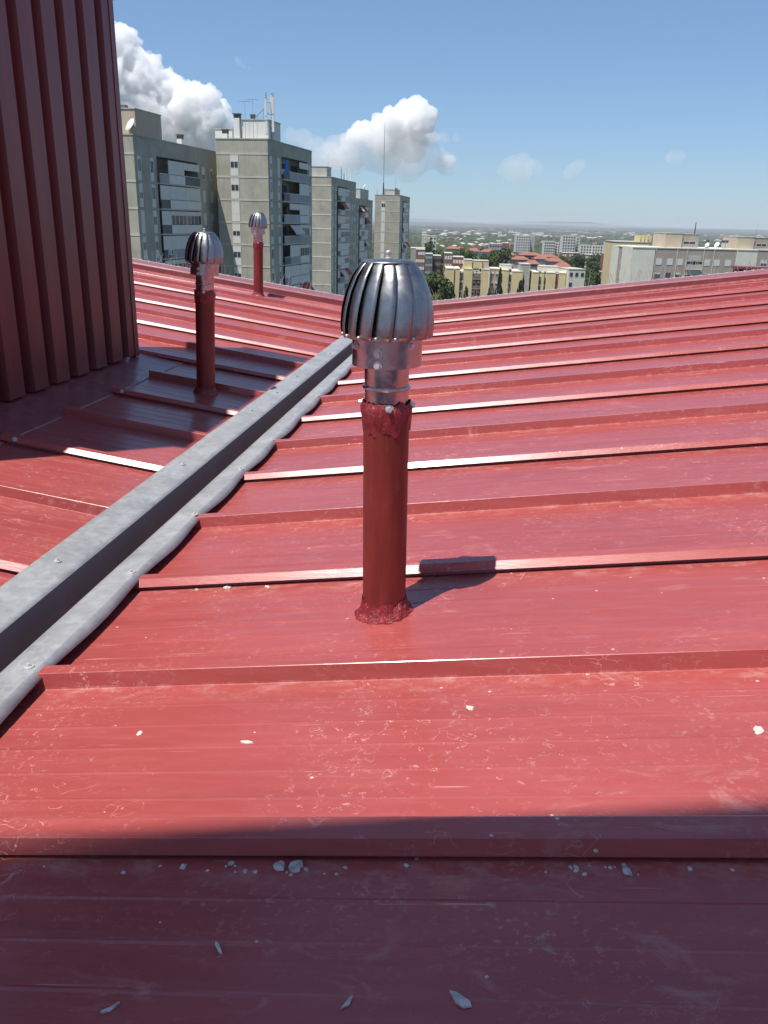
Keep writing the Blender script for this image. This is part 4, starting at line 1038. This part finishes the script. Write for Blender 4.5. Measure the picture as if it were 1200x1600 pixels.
BITS = [(462, 1357, 0.011, 0.9, 'largest pale mortar chunk lying in the shade under the near rib', 'stone'),
        (436, 1355, 0.010, 0.7, 'grey mortar lump just left of the largest mortar chunk', 'stone'),
        (286, 1355, 0.006, 0.6, 'small pale crumb under the near rib, well left of the big chunk', 'flake'),
        (383, 1362, 0.004, 0.7, 'reddish dark crumb in the shade left of the mortar lump', 'stone'),
        (362, 1350, 0.006, 0.6, 'grey crumb tucked against the foot of the near rib', 'stone'),
        (980, 1362, 0.008, 0.5, 'flattened pale mortar clot in the shade under the right part of the near rib', 'stone'),
        (900, 1356, 0.005, 0.5, 'small mortar crumb in the shade left of the flattened clot', 'stone'),
        (1185, 1142, 0.010, 0.35, 'pale dried mortar splash on the sunlit sheet at its right', 'flake'),
        (735, 1107, 0.009, 0.3, 'pale mortar splash on the sunlit sheet below the lone vent', 'flake'),
        (355, 919, 0.009, 0.6, 'pale stone crumb lying against the lap rib left of the lone vent', 'flake'),
        (308, 922, 0.006, 0.6, 'small red-grey crumb left of the pale stone by the lap rib', 'stone'),
        (418, 917, 0.007, 0.4, 'flat pale crumb right of the stone by the lap rib', 'flake'),
        (218, 1146, 0.007, 0.3, 'faint pale mortar spot on the sunlit sheet near the gutter', 'flake')]
for i, (px, py, sz, fl, lab, mt) in enumerate(BITS):
    p = on_roof(px, py); chunk(lab, p.x, p.y, sz, fl, i+1, mt)
rb_ = random.Random(31)
for i in range(26):
    px_ = rb_.choice([rb_.uniform(20, 1190), rb_.gauss(420, 60), rb_.gauss(930, 70)]); p = on_roof(px_, rb_.uniform(1352, 1368))
    o = chunk('tiny pale mortar crumb scattered in the shade along the foot of the near rib', p.x, p.y, rb_.uniform(0.0015, 0.0042), 0.6, 50+i, rb_.choice(['stone', 'flake']), name='mortar_crumb'); o['group'] = 'crumbs along the near rib'
def flake(label, px, py, pts, rz=0.0, mat='flake'):
    p = on_roof(px, py); b = MB(); n = len(pts)
    b.v = [(x, y, 0.0) for x, y in pts]+[(x*0.97, y*0.97, 0.0022+0.001*((i*7) % 3)) for i, (x, y) in enumerate(pts)]
    b.f = [tuple(reversed(range(n))), tuple(range(n, 2*n))]+[(i, (i+1) % n, n+(i+1) % n, n+i) for i in range(n)]
    o = b.build('paint_flake', M[mat], None, (p.x, p.y, zr(p.x)+0.0008), (0, -0.137, rz)); tag(o, label, 'debris')
flake('grey wedge-shaped flake lying in the shade, widest one there', 719, 1562, [(-0.013, 0.010), (-0.004, 0.007), (0.012, -0.005), (0.014, -0.010), (0.004, -0.012), (-0.006, -0.005)], mat='stone')
flake('thin curled white sliver in the shade left of the wedge-shaped flake', 342, 1483, [(-0.008, 0.010), (-0.002, 0.006), (0.008, -0.009), (0.004, -0.008), (-0.006, 0.003)])
flake('grey pointed chip at the shaded near corner', 172, 1576, [(-0.010, -0.006), (0.002, 0.000), (0.010, 0.007), (0.004, -0.004), (-0.006, -0.008)], mat='stone')
flake('white triangular flake on the sunlit sheet under the near pan lines', 385, 1161, [(-0.012, 0.004), (0.002, 0.003), (0.015, -0.004), (0.002, -0.005), (-0.010, -0.002)])
flake('bright white crescent flake at the edge of the near rib', 345, 1297, [(-0.004, 0.006), (0.000, 0.001), (0.008, -0.003), (0.002, -0.006), (-0.005, -0.002)])
flake('pale grey chip half lost in the shade at the near right', 543, 1568, [(-0.006, -0.008), (0.001, 0.004), (0.006, 0.008), (0.003, -0.003)], mat='stone')

# ------------------------------------------------------------------ haze
def haze():
    b = MB().box(-26000, 26000, -26000, 26000, -200, 36)
    m = bpy.data.materials.new('haze_air'); m.use_nodes = True; t = m.node_tree; t.nodes.clear()
    out = t.nodes.new('ShaderNodeOutputMaterial'); pv = t.nodes.new('ShaderNodeVolumePrincipled')
    pv.inputs['Color'].default_value = (0.86, 0.91, 1.0, 1); pv.inputs['Density'].default_value = 0.00007; pv.inputs['Anisotropy'].default_value = 0.0
    t.links.new(pv.outputs[0], out.inputs['Volume'])
    o = b.build('haze', m); tag(o, 'pale even haze filling the air over the plain', 'haze', kind='stuff')
haze()
